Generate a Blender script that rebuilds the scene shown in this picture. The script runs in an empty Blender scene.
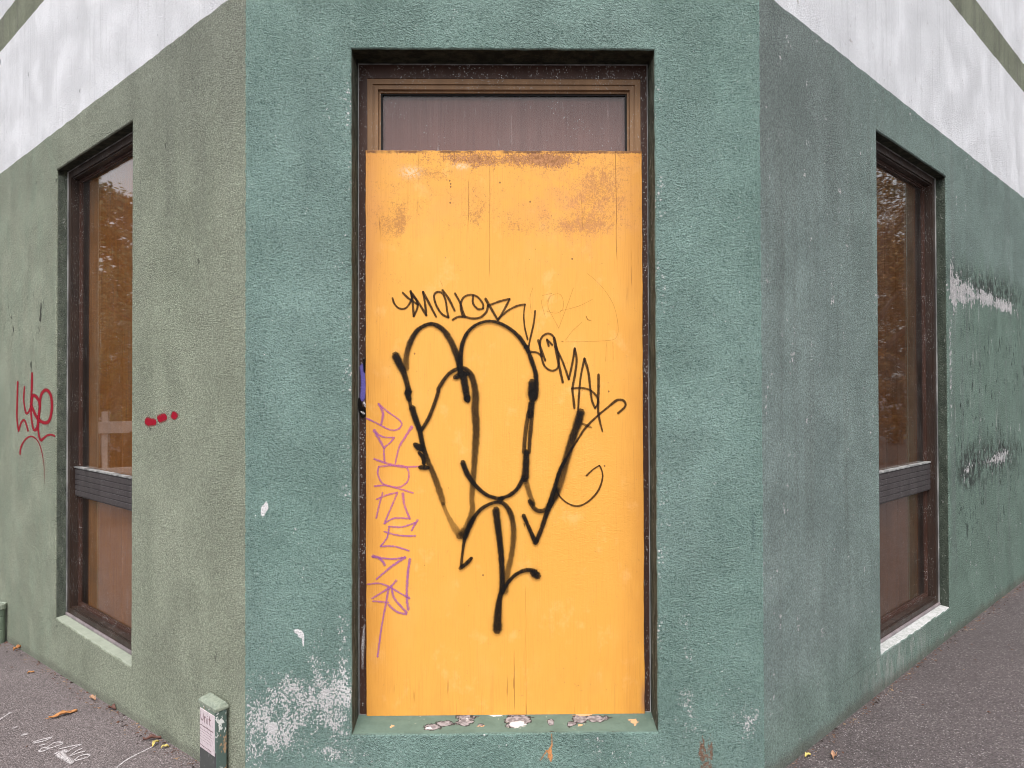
import bpy, bmesh, math, random
from mathutils import Vector, Matrix, noise as mnoise
R = math.radians
random.seed(7)
scene = bpy.context.scene
col = scene.collection
TRACE = {"big":[[-0.4342,1.5319,0.0235,0.55,-0.4369,1.5803,0.0249,0.7,-0.4203,1.646,0.0249,0.9,-0.3884,1.7013,0.0194,1.0,-0.3469,1.7276,0.0152,1.0,-0.3144,1.7296,0.018,1.0,-0.2764,1.708,0.0236,0.95,-0.2454,1.6664,0.0277,0.85,-0.2213,1.6144,0.0291,0.9,-0.2035,1.559,0.0277,1.0,-0.1974,1.5105,0.0249,1.0],[-0.4838,1.5929,0.036,1.0,-0.4646,1.5527,0.0346,1.0,-0.4481,1.5181,0.0277,0.95,-0.4343,1.4731,0.0235,0.9,-0.4247,1.4282,0.0276,1.0,-0.4323,1.4289,0.0276,1.0,-0.4234,1.3978,0.0249,1.0],[-0.422,1.3978,0.0152,0.7,-0.4166,1.3598,0.0166,0.8],[-0.4104,1.3597,0.029,1.0,-0.3946,1.3079,0.0276,1.0,-0.3781,1.2629,0.0235,1.0,-0.3672,1.2111,0.0221,1.0,-0.3548,1.1628,0.0221,0.95,-0.337,1.1144,0.0235,0.8,-0.3109,1.0522,0.0262,0.72,-0.2869,0.9831,0.029,0.65,-0.2732,0.9382,0.0207,0.55],[-0.2767,0.9383,0.0152,0.5,-0.2547,0.8865,0.0179,0.42,-0.2286,0.8381,0.0276,0.4,-0.2011,0.7966,0.0379,0.42,-0.1818,0.8171,0.0344,0.45],[-0.3989,1.1988,0.0207,1.0,-0.381,1.1863,0.0317,1.0,-0.3672,1.1766,0.0207,1.0],[-0.3811,1.1629,0.0138,1.0,-0.3632,1.1421,0.0179,1.0,-0.3591,1.1145,0.0166,1.0],[-0.377,1.098,0.0179,1.0,-0.3577,1.0979,0.0234,1.0,-0.3398,1.0965,0.0166,1.0],[-0.3698,1.2622,0.0152,1.0,-0.338,1.3146,0.0166,0.9,-0.3117,1.3801,0.0166,0.9,-0.295,1.4319,0.0166,0.9,-0.2922,1.4485,0.018,0.9,-0.2548,1.5037,0.0166,0.95,-0.216,1.5299,0.0166,0.95,-0.18,1.534,0.018,0.95,-0.1511,1.5069,0.0249,0.9,-0.1353,1.4549,0.0304,0.85,-0.1306,1.3996,0.0332,0.8,-0.1335,1.3553,0.0332,0.8,-0.1282,1.2654,0.0318,0.8,-0.134,1.1618,0.029,0.75,-0.1412,1.0514,0.0248,0.7,-0.1483,0.9617,0.0234,0.6,-0.1457,0.9134,0.0248,0.6,-0.1596,0.8584,0.0303,0.6,-0.1873,0.7965,0.0413,0.5],[-0.2202,1.4953,0.0235,1.0,-0.2043,1.5022,0.0263,1.0,-0.187,1.5077,0.0249,1.0,-0.1649,1.5118,0.0208,1.0],[-0.1856,1.5105,0.0318,1.0,-0.1768,1.4551,0.0318,1.0,-0.1679,1.3997,0.0304,1.0,-0.1665,1.4038,0.0249,1.0,-0.1638,1.3914,0.0207,1.0],[-0.1939,1.5036,0.0208,1.0,-0.1966,1.5659,0.0222,1.0,-0.1937,1.6143,0.0208,1.0,-0.1839,1.6559,0.018,1.0,-0.1623,1.6974,0.0152,1.0,-0.1242,1.7285,0.0132,1.0,-0.0757,1.743,0.0125,1.0,-0.0272,1.7353,0.0139,1.0,0.0212,1.7095,0.0153,1.0,0.0627,1.6727,0.018,1.0,0.0938,1.6275,0.0194,1.0,0.0958,1.6289,0.018,1.0,0.1192,1.5651,0.0194,1.0,0.1356,1.5096,0.0208,1.0,0.1382,1.4472,0.0222,0.95,0.1311,1.4022,0.0263,0.95],[0.1196,1.4715,0.0374,1.0,0.1201,1.4195,0.0388,1.0,0.1229,1.4237,0.0388,1.0,0.1228,1.3974,0.0346,1.0],[0.1172,1.3808,0.0305,1.0,0.1129,1.3475,0.0318,1.0,0.1101,1.3233,0.0277,0.9],[0.1032,1.3407,0.0152,0.8,0.0933,1.2784,0.0194,0.75,0.0861,1.2162,0.018,0.8,0.0818,1.1609,0.0166,0.8],[0.1198,1.3406,0.0152,0.8,0.1141,1.2783,0.0194,0.8,0.1083,1.2161,0.0166,0.85,0.1053,1.1608,0.0152,0.85],[0.0929,1.1643,0.0277,1.0,0.0913,1.1124,0.0318,1.0,0.087,1.0468,0.0345,1.0],[0.08,1.0503,0.018,1.0,0.0536,1.0035,0.018,1.0,0.0176,0.9733,0.0166,1.0,-0.024,0.9597,0.0152,1.0,-0.0143,0.9576,0.0166,1.0,-0.035,0.9598,0.0166,1.0,-0.082,0.9752,0.0166,1.0,-0.1302,1.0154,0.0179,1.0,-0.166,1.0653,0.0235,1.0,-0.1879,1.1192,0.0249,1.0],[0.0904,1.0365,0.0235,0.6,0.1061,0.9811,0.0221,0.6,0.1246,0.9327,0.0179,0.65,0.1063,0.9475,0.0173,0.8,0.1253,0.9172,0.019,0.85,0.1494,0.9032,0.019,0.9,0.1789,0.91,0.0207,0.85,0.2032,0.9426,0.0294,0.7,0.2251,0.9943,0.0363,0.6],[0.3341,1.3385,0.0388,1.0,0.32,1.2879,0.0374,0.98,0.299,1.2292,0.036,0.92,0.28,1.1669,0.0346,0.85,0.2603,1.0979,0.0346,0.75,0.2427,1.0288,0.0332,0.65,0.2217,0.9667,0.0276,0.65,0.2032,0.947,0.0207,0.6],[0.2674,1.1324,0.0152,0.9,0.2394,1.0772,0.0166,1.0,0.2184,1.0082,0.0193,1.0,0.1917,0.9254,0.0207,1.0,0.205,0.9426,0.0207,1.0,0.1814,0.891,0.0207,1.0,0.1578,0.8221,0.0207,0.95,0.1351,0.7688,0.0224,1.0],[0.1334,0.7636,0.0224,1.0,0.1162,0.8008,0.019,1.0,0.0973,0.844,0.0172,1.0,0.0802,0.8829,0.0207,1.0],[0.0818,0.8484,0.0052,0.6,0.0852,0.8363,0.0034,0.5],[-0.15,0.6982,0.0138,1.0,-0.1673,0.6793,0.0189,1.0,-0.188,0.6623,0.0189,1.0,-0.2018,0.652,0.0138,0.8],[-0.1966,0.6606,0.012,0.9,-0.1905,0.7165,0.012,0.9,-0.1791,0.7853,0.0155,1.0,-0.1496,0.8583,0.019,1.0,-0.1063,0.9141,0.0155,1.0,-0.0475,0.9422,0.0147,1.0,-0.0061,0.9351,0.019,0.95,0.0232,0.8918,0.0241,0.9,0.0351,0.8314,0.0241,0.75,0.0331,0.7625,0.0241,0.7,0.0226,0.6936,0.0241,0.65,0.0085,0.6334,0.0258,0.6,-0.0012,0.5475,0.0258,0.5],[-0.1791,0.7896,0.0224,0.8,-0.16,0.8368,0.0258,0.8,-0.1409,0.8755,0.0224,0.6],[-0.0424,0.9094,0.0345,1.0,-0.034,0.8404,0.031,1.0,-0.0256,0.7714,0.0276,1.0,-0.0189,0.7025,0.0258,1.0,-0.0156,0.625,0.0241,1.0,-0.0158,0.5562,0.0258,1.0],[-0.0158,0.5562,0.0241,1.0,-0.0281,0.5132,0.0258,1.0,-0.0352,0.4445,0.0361,0.95,-0.0371,0.3827,0.043,0.95],[-0.0159,0.5476,0.0189,1.0,0.0075,0.5861,0.0155,1.0,0.0396,0.6203,0.0155,1.0,0.0768,0.6399,0.0172,1.0,0.1113,0.6431,0.0189,1.0,0.1312,0.6326,0.0276,1.0],[0.1225,0.6293,0.0344,1.0,0.1415,0.6188,0.0344,1.0]],"thin":[[-0.4973,1.847,0.0083,0.85,-0.489,1.8227,0.0083,0.85,-0.4697,1.8019,0.0083,0.85,-0.4421,1.8005,0.0083,0.85,-0.4213,1.8226,0.0083,0.85,-0.4123,1.8503,0.0083,0.85,-0.4171,1.8767,0.0083,0.85],[-0.4524,1.8712,0.009,0.85,-0.4282,1.8469,0.009,0.85,-0.3868,1.8191,0.009,0.85],[-0.4171,1.878,0.0111,0.85,-0.4089,1.8364,0.0104,0.85,-0.4035,1.7658,0.0097,0.85,-0.3868,1.8052,0.0097,0.85,-0.3902,1.8364,0.0097,0.85,-0.4109,1.8572,0.0097,0.85],[-0.4109,1.8676,0.0104,0.85,-0.3799,1.8225,0.0104,0.85,-0.3475,1.7698,0.0097,0.85,-0.3543,1.8294,0.0097,0.85,-0.3625,1.8745,0.0097,0.85],[-0.3625,1.8745,0.0111,0.85,-0.3384,1.8294,0.0111,0.85,-0.304,1.7628,0.0083,0.85],[-0.2501,1.76,0.009,0.85,-0.2798,1.7766,0.009,0.85,-0.3039,1.8155,0.009,0.85,-0.3135,1.8571,0.009,0.85,-0.2982,1.8737,0.009,0.85,-0.2761,1.8668,0.009,0.85,-0.2623,1.8362,0.009,0.85,-0.2555,1.7877,0.009,0.85,-0.2487,1.76,0.009,0.85],[-0.2761,1.8813,0.0104,0.85,-0.2485,1.8432,0.0104,0.85,-0.2223,1.7904,0.0097,0.85],[-0.2208,1.8674,0.009,0.85,-0.1966,1.8223,0.009,0.85,-0.1863,1.7876,0.009,0.85,-0.176,1.7633,0.009,0.85],[-0.2314,1.7495,0.0104,0.85,-0.2072,1.7627,0.0104,0.85,-0.176,1.7626,0.0104,0.85,-0.1449,1.7556,0.0104,0.85,-0.1103,1.7597,0.0104,0.85,-0.0825,1.784,0.0104,0.85,-0.0741,1.8152,0.0104,0.85],[-0.1864,1.7633,0.009,0.85,-0.196,1.8084,0.009,0.85,-0.1862,1.8445,0.009,0.85,-0.1585,1.8604,0.009,0.85,-0.1239,1.8534,0.009,0.85,-0.0976,1.8221,0.009,0.85,-0.0963,1.7999,0.009,0.85,-0.1185,1.7972,0.009,0.85,-0.1406,1.8222,0.009,0.85,-0.1405,1.8569,0.009,0.85],[-0.0858,1.8429,0.0125,0.85,-0.0617,1.8013,0.0111,0.85,-0.0306,1.7471,0.0097,0.85],[-0.0306,1.7471,0.009,0.85,0.0007,1.8012,0.009,0.85,0.0216,1.8421,0.009,0.85,-0.02,1.8324,0.009,0.85,-0.0755,1.8117,0.009,0.85],[-0.0306,1.7526,0.009,0.85,0.0146,1.7907,0.009,0.85,0.0562,1.8115,0.009,0.85,0.0909,1.8177,0.009,0.85],[0.0895,1.8177,0.0062,0.85,0.0838,1.7733,0.0062,0.85,0.0878,1.7177,0.0069,0.85,0.1008,1.6622,0.0083,0.85],[0.1345,1.7892,0.0083,0.85,0.1274,1.7316,0.0083,0.85,0.1098,1.6553,0.0083,0.85,0.1041,1.6206,0.0083,0.85],[0.1041,1.6081,0.009,0.85,0.12,1.6067,0.009,0.85,0.1443,1.6025,0.009,0.85,0.1637,1.5858,0.009,0.85],[0.1473,1.6586,0.0111,0.85,0.1617,1.6135,0.0111,0.85,0.1789,1.5677,0.0097,0.85],[0.1616,1.5858,0.009,0.85,0.1548,1.6413,0.009,0.85,0.1654,1.6746,0.009,0.85,0.1932,1.6884,0.009,0.85,0.2174,1.6717,0.009,0.85,0.2277,1.6342,0.009,0.85,0.2379,1.5856,0.009,0.85,0.2343,1.537,0.009,0.85,0.2064,1.5232,0.009,0.85,0.1753,1.5441,0.009,0.85,0.1616,1.5858,0.009,0.85],[0.1861,1.662,0.009,0.85,0.2103,1.6377,0.009,0.85],[0.1861,1.662,0.009,0.85,0.1944,1.6329,0.009,0.85],[0.2174,1.6689,0.0111,0.85,0.231,1.5925,0.0125,0.85,0.2446,1.5231,0.0111,0.85,0.2562,1.4711,0.0111,0.85],[0.2221,1.6307,0.009,0.85,0.2552,1.5647,0.009,0.85,0.2826,1.4849,0.0097,0.85,0.3003,1.5646,0.0097,0.85,0.3096,1.6222,0.0104,0.85],[0.3096,1.6222,0.0104,0.85,0.3177,1.5715,0.0104,0.85,0.3105,1.5091,0.0104,0.85,0.2991,1.4467,0.0104,0.85,0.3018,1.4086,0.0104,0.85,0.3071,1.3566,0.0104,0.85],[0.3237,1.3496,0.009,0.85,0.3275,1.4119,0.009,0.85,0.3354,1.4951,0.009,0.85,0.3525,1.577,0.0111,0.85],[0.3525,1.577,0.0111,0.85,0.3696,1.5159,0.0111,0.85,0.3783,1.4395,0.0097,0.85,0.385,1.391,0.0097,0.85,0.3988,1.3576,0.0097,0.85],[0.3988,1.3576,0.009,0.85,0.4107,1.377,0.009,0.85,0.4087,1.4048,0.009,0.85,0.3796,1.4354,0.009,0.85,0.338,1.4466,0.009,0.85,0.295,1.4439,0.009,0.85],[0.4147,1.506,0.0111,0.85,0.4144,1.4463,0.0111,0.85,0.4128,1.3923,0.0111,0.85,0.4139,1.3285,0.0111,0.85,0.4309,1.2536,0.0062,0.85],[0.5008,1.3337,0.0104,0.85,0.5308,1.3613,0.0104,0.85,0.5337,1.3773,0.0104,0.85,0.524,1.3905,0.0104,0.85,0.5046,1.3933,0.0104,0.85,0.4892,1.3878,0.0125,0.85,0.4488,1.3547,0.009,0.85,0.4069,1.3202,0.009,0.85,0.3581,1.2719,0.0111,0.85,0.3232,1.2208,0.009,0.85,0.2743,1.1428,0.009,0.85,0.2429,1.0827,0.009,0.85,0.2253,1.022,0.009,0.85,0.2356,0.9749,0.0069,0.85,0.2735,0.9374,0.0069,0.85,0.322,0.9234,0.0083,0.85,0.3706,0.9466,0.0083,0.85,0.4124,0.9934,0.009,0.85,0.4307,1.0486,0.0069,0.85,0.4267,1.0833,0.0062,0.85,0.4164,1.1027,0.0069,0.85],[0.4171,1.1027,0.0062,0.85,0.3885,1.0848,0.0062,0.85,0.3593,1.058,0.009,0.85],[0.3387,1.2886,0.009,0.6,0.3582,1.2809,0.0111,0.6,0.3831,1.2704,0.0069,0.5]],"pencil":[[0.1245,1.8913,0.0033,0.55,0.1118,1.8461,0.0033,0.55,0.1172,1.7802,0.0033,0.55],[0.166,1.8391,0.0033,0.55,0.1631,1.8218,0.0033,0.55,0.1796,1.7627,0.0033,0.55],[0.166,1.8565,0.0033,0.55,0.2077,1.8669,0.0033,0.55,0.1868,1.8287,0.0033,0.55],[0.197,1.787,0.0033,0.55,0.1909,1.8217,0.0033,0.55,0.2077,1.8564,0.0033,0.55,0.2425,1.8634,0.0033,0.55,0.259,1.8355,0.0033,0.55,0.2561,1.7952,0.0033,0.55,0.2282,1.7786,0.0033,0.55,0.1866,1.787,0.0033,0.55],[0.195,1.7939,0.0033,0.55,0.2391,1.7119,0.0033,0.55,0.27,1.7938,0.0033,0.55,0.3051,1.8911,0.0033,0.55],[0.2456,1.7883,0.0033,0.55,0.3256,1.809,0.0033,0.55,0.3884,1.8388,0.0033,0.55],[0.368,1.9536,0.0033,0.55,0.4096,1.9188,0.0033,0.55,0.4511,1.8701,0.0033,0.55,0.4856,1.8074,0.0033,0.55,0.5027,1.7239,0.0033,0.55,0.4954,1.6718,0.0033,0.55,0.4501,1.6559,0.0033,0.55,0.2694,1.6507,0.0033,0.55],[0.2694,1.6584,0.0033,0.55,0.2974,1.6965,0.0033,0.55,0.3427,1.7395,0.0033,0.55],[0.3616,1.7645,0.0056,0.9,0.3685,1.7492,0.0056,0.9,0.3824,1.7464,0.0049,0.9],[0.2521,1.6536,0.0069,0.9,0.2569,1.6522,0.0069,0.9],[0.4501,1.6476,0.0033,0.55,0.4469,1.5642,0.0033,0.55],[0.4793,1.6475,0.0033,0.55,0.4804,1.5711,0.0033,0.55],[-0.2864,1.923,0.0033,0.55,-0.2747,1.8987,0.0033,0.55]],"purple":[[-0.5585,1.3775,0.0124,0.85,-0.5475,1.3602,0.011,0.85,-0.5393,1.336,0.0097,0.85,-0.5414,1.3153,0.0097,0.85,-0.549,1.2836,0.0083,0.85],[-0.5585,1.3775,0.0069,0.85,-0.5172,1.3428,0.0069,0.85,-0.4759,1.3137,0.0069,0.85,-0.4567,1.2908,0.0069,0.85,-0.4719,1.2667,0.0069,0.85,-0.5036,1.2627,0.0069,0.85,-0.5449,1.2808,0.0069,0.85,-0.5759,1.2982,0.0069,0.85,-0.6137,1.3156,0.0069,0.85],[-0.578,1.2616,0.0138,0.85,-0.5587,1.2257,0.011,0.85,-0.5347,1.1828,0.009,0.85],[-0.5725,1.2533,0.0069,0.85,-0.5381,1.2325,0.0069,0.85,-0.4898,1.2296,0.0069,0.85,-0.5105,1.2048,0.0069,0.85,-0.5347,1.1808,0.0069,0.85,-0.5327,1.1208,0.0076,0.85],[-0.5795,1.1361,0.0083,0.85,-0.5382,1.1208,0.0083,0.85,-0.49,1.1068,0.0097,0.85,-0.4349,1.0997,0.0083,0.85,-0.3763,1.1028,0.0055,0.85],[-0.4126,1.2769,0.0138,0.85,-0.4416,1.2321,0.009,0.85,-0.4692,1.1839,0.009,0.85,-0.4859,1.115,0.0055,0.85],[-0.5589,1.1016,0.0069,0.85,-0.5623,1.0672,0.0069,0.85,-0.5383,1.0257,0.0069,0.85,-0.4764,1.0103,0.0069,0.85,-0.435,1.0321,0.0069,0.85,-0.426,1.072,0.0069,0.85,-0.4418,1.1011,0.0069,0.85,-0.49,1.1068,0.0069,0.85,-0.5589,1.1016,0.0069,0.85],[-0.5782,1.0156,0.0069,0.85,-0.5245,1.0188,0.0069,0.85,-0.4764,1.0061,0.0069,0.85,-0.4075,0.9851,0.0069,0.85],[-0.5693,0.957,0.0069,0.85,-0.5246,0.9761,0.0069,0.85,-0.4764,0.9875,0.0069,0.85,-0.504,0.9222,0.0069,0.85,-0.5351,0.8502,0.0069,0.85],[-0.5351,0.8502,0.0069,0.85,-0.4903,0.874,0.0069,0.85,-0.4215,0.8722,0.0069,0.85],[-0.5418,0.9878,0.0069,0.85,-0.5556,0.9363,0.0069,0.85,-0.5701,0.8744,0.0069,0.85],[-0.453,0.984,0.011,0.85,-0.4448,0.9288,0.009,0.85,-0.4215,0.8722,0.0083,0.85],[-0.4147,0.8199,0.0083,0.85,-0.4009,0.8446,0.0083,0.85,-0.3871,0.8665,0.0083,0.85],[-0.394,0.8555,0.0069,0.85,-0.456,0.8359,0.0069,0.85,-0.5138,0.8383,0.0069,0.85,-0.5214,0.7916,0.0069,0.85,-0.551,0.7505,0.0069,0.85],[-0.551,0.7505,0.0069,0.85,-0.4905,0.7502,0.0069,0.85,-0.4252,0.7305,0.0069,0.85],[-0.5351,0.8158,0.0069,0.85,-0.4698,0.7982,0.0069,0.85,-0.3968,0.7957,0.0069,0.85],[-0.5868,0.7081,0.011,0.85,-0.5525,0.6969,0.011,0.85,-0.5319,0.6679,0.0089,0.85],[-0.5868,0.7061,0.0069,0.85,-0.5043,0.6952,0.0069,0.85,-0.4424,0.7017,0.0096,0.85,-0.5044,0.6609,0.0096,0.85,-0.5697,0.6063,0.0055,0.85],[-0.4218,0.6947,0.0103,0.85,-0.4315,0.626,0.0103,0.85,-0.4358,0.5299,0.0103,0.85,-0.429,0.4715,0.0103,0.85],[-0.6089,0.584,0.0069,0.85,-0.5608,0.5884,0.0069,0.85,-0.5196,0.5765,0.0069,0.85,-0.4715,0.5487,0.0069,0.85,-0.4234,0.5209,0.0069,0.85],[-0.5884,0.522,0.0069,0.85,-0.5127,0.5696,0.0069,0.85,-0.4818,0.6003,0.0096,0.85],[-0.5045,0.5764,0.0089,0.85,-0.4922,0.5248,0.0089,0.85,-0.4647,0.4903,0.0089,0.85,-0.4359,0.4592,0.0103,0.85],[-0.4373,0.4523,0.0089,0.85,-0.4785,0.4629,0.0089,0.85,-0.5163,0.4941,0.0089,0.85],[-0.5163,0.5044,0.0069,0.85,-0.5849,0.5103,0.0069,0.85],[-0.5162,0.5696,0.0096,0.85,-0.5266,0.5044,0.0082,0.85,-0.5473,0.3948,0.0069,0.85,-0.5646,0.2661,0.0082,0.85],[-0.4406,0.5327,0.0069,0.85,-0.4234,0.5243,0.0069,0.85]],"red":[[-3.5119,1.7745,0.0161,0.95,-3.5225,1.6476,0.0162,0.95,-3.5287,1.5091,0.0138,0.95,-3.4855,1.4124,0.0138,0.95],[-3.4855,1.4124,0.0138,0.95,-3.4123,1.4773,0.0136,0.95,-3.3237,1.4929,0.0135,0.95,-3.2357,1.4203,0.0133,0.95],[-3.3353,1.7362,0.0135,0.95,-3.3499,1.6369,0.0136,0.95,-3.2848,1.5475,0.0134,0.95,-3.1838,1.5878,0.0133,0.95,-3.1547,1.7039,0.0176,0.95,-3.1451,1.8338,0.0154,0.95],[-3.1505,1.6763,0.0154,0.95,-3.168,1.5604,0.0154,0.95,-3.1091,1.4408,0.0153,0.95,-3.0158,1.4522,0.0195,0.95,-2.9801,1.5307,0.0194,0.95,-2.9629,1.6117,0.0194,0.95,-3.0335,1.6622,0.0195,0.95,-3.1313,1.6708,0.0198,0.95,-3.161,1.6046,0.0199,0.95,-3.0167,1.5192,0.0195,0.95,-2.8429,1.4888,0.019,0.95,-2.7319,1.5145,0.0188,0.95,-2.6853,1.5984,0.0187,0.95,-2.7169,1.6793,0.0187,0.95,-2.8212,1.711,0.019,0.95,-2.9275,1.6762,0.0193,0.95,-2.9591,1.5956,0.015,0.95,-2.9979,1.4872,0.0151,0.95,-2.9784,1.4016,0.0151,0.95,-2.927,1.3649,0.015,0.95],[-2.927,1.3649,0.015,0.95,-2.7997,1.4026,0.0105,0.95,-2.6965,1.4135,0.0104,0.95,-2.6158,1.4061,0.0092,0.95],[-3.4415,1.2427,0.0114,0.95,-3.4218,1.2949,0.0136,0.95,-3.3018,1.3588,0.0101,0.95,-3.1464,1.3857,0.0088,0.95,-2.9961,1.3578,0.0075,0.95,-2.9044,1.2869,0.0075,0.8,-2.8533,1.1942,0.0063,0.6,-2.8379,1.1023,0.0053,0.4,-2.8302,1.0481,0.0042,0.2]],"dots":[[-1.0879,1.5435,0.0274,1,-1.0452,1.5378,0.0333,1,-0.9993,1.5379,0.027,1,-0.9579,1.538,0.0209,1],[-0.9246,1.553,0.0267,1,-0.8807,1.5613,0.0323,1,-0.8303,1.5696,0.0233,1],[-0.7391,1.5899,0.0172,1,-0.7308,1.5743,0.0343,1,-0.7266,1.5658,0.0257,1]],"chalk":[[-2.3769,0.6974,0.0081,0.9,-2.3493,0.7242,0.0064,0.9,-2.3071,0.7404,0.0082,0.9],[-2.3058,0.7311,0.0064,0.9,-2.327,0.6994,0.0063,0.9,-2.3644,0.6862,0.0063,0.9],[-2.3162,0.6475,0.0062,0.9,-2.2931,0.6579,0.0062,0.9],[-2.2805,0.5788,0.0061,0.9,-2.2831,0.6173,0.0062,0.9,-2.2593,0.6128,0.0062,0.9,-2.2411,0.5925,0.0061,0.9,-2.2577,0.5738,0.0061,0.9,-2.2789,0.576,0.0061,0.9],[-2.2609,0.6089,0.0062,0.9,-2.2556,0.6639,0.0062,0.9,-2.2273,0.669,0.0062,0.9,-2.199,0.6427,0.0062,0.9,-2.2238,0.6147,0.0062,0.9,-2.2489,0.5982,0.0061,0.9],[-2.1831,0.5834,0.0061,0.9,-2.1415,0.6052,0.0061,0.9,-2.0901,0.617,0.0061,0.9],[-2.0908,0.6111,0.0061,0.9,-2.1114,0.5852,0.0061,0.9,-2.1219,0.5247,0.006,0.9],[-2.1534,0.5678,0.0061,0.9,-2.1156,0.5441,0.006,0.9,-2.1435,0.5534,0.006,0.9],[-2.1744,0.5344,0.0103,0.9,-2.1536,0.5512,0.0103,0.9,-2.1035,0.4849,0.0127,0.9,-2.0243,0.4114,0.0149,0.9],[-2.1566,0.5229,0.0128,0.9,-2.0998,0.4682,0.0101,0.9],[-2.0798,0.4926,0.0059,0.9,-2.076,0.5409,0.006,0.9,-2.0614,0.5632,0.006,0.9],[-2.0763,0.4895,0.0059,0.9,-2.0553,0.5165,0.006,0.9,-2.0284,0.5296,0.006,0.9],[-2.0286,0.4395,0.0058,0.9,-2.0288,0.4776,0.0059,0.9,-1.9978,0.4929,0.0059,0.9,-1.9743,0.4708,0.0059,0.9,-1.9889,0.448,0.0058,0.9,-2.0196,0.4331,0.0058,0.9],[-2.4971,0.8046,0.0121,0.9,-2.4729,0.8045,0.0103,0.9]],"cline":[[-1.7747,0.3026,0.0089,0.9,-1.7624,0.3942,0.011,0.9,-1.7328,0.4547,0.0084,0.9,-1.6948,0.5233,0.0076,0.9],[-2.771,1.0386,0.0112,0.9,-2.7697,1.1444,0.0161,0.9],[-2.6069,0.9053,0.013,0.9,-2.5957,0.925,0.0109,0.9]]}

# ------------------------------------------------------------------ node helpers
class S:
    """a socket with arithmetic"""
    def __init__(s, nt, k): s.nt, s.k = nt, k
    def _m(s, op, *a, clamp=False):
        n = s.nt.nodes.new('ShaderNodeMath'); n.operation = op; n.use_clamp = clamp
        for i, v in enumerate((s,) + a):
            if isinstance(v, S): s.nt.links.new(v.k, n.inputs[i])
            else: n.inputs[i].default_value = v
        return S(s.nt, n.outputs[0])
    def __add__(s, o): return s._m('ADD', o)
    __radd__ = __add__
    def __sub__(s, o): return s._m('SUBTRACT', o)
    def __rsub__(s, o): return s._m('MULTIPLY', -1.0)._m('ADD', o)
    def __mul__(s, o): return s._m('MULTIPLY', o)
    __rmul__ = __mul__
    def __truediv__(s, o): return s._m('DIVIDE', o)
    def abs(s): return s._m('ABSOLUTE')
    def mx(s, o): return s._m('MAXIMUM', o)
    def mn(s, o): return s._m('MINIMUM', o)
    def sat(s): return s._m('ADD', 0.0, clamp=True)
    def exp(s): return s._m('EXPONENT')
    def pw(s, o): return s._m('POWER', o)
    def sqrt(s): return s._m('SQRT')
    def step(s, a, b):
        """smooth ramp from a to b"""
        n = s.nt.nodes.new('ShaderNodeMapRange'); n.interpolation_type = 'SMOOTHSTEP'
        s.nt.links.new(s.k, n.inputs[0])
        lo, hi, f0, f1 = (a, b, 0.0, 1.0) if a <= b else (b, a, 1.0, 0.0)
        for i, v in enumerate((lo, hi, f0, f1)): n.inputs[i + 1].default_value = v
        return S(s.nt, n.outputs[0])

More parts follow.
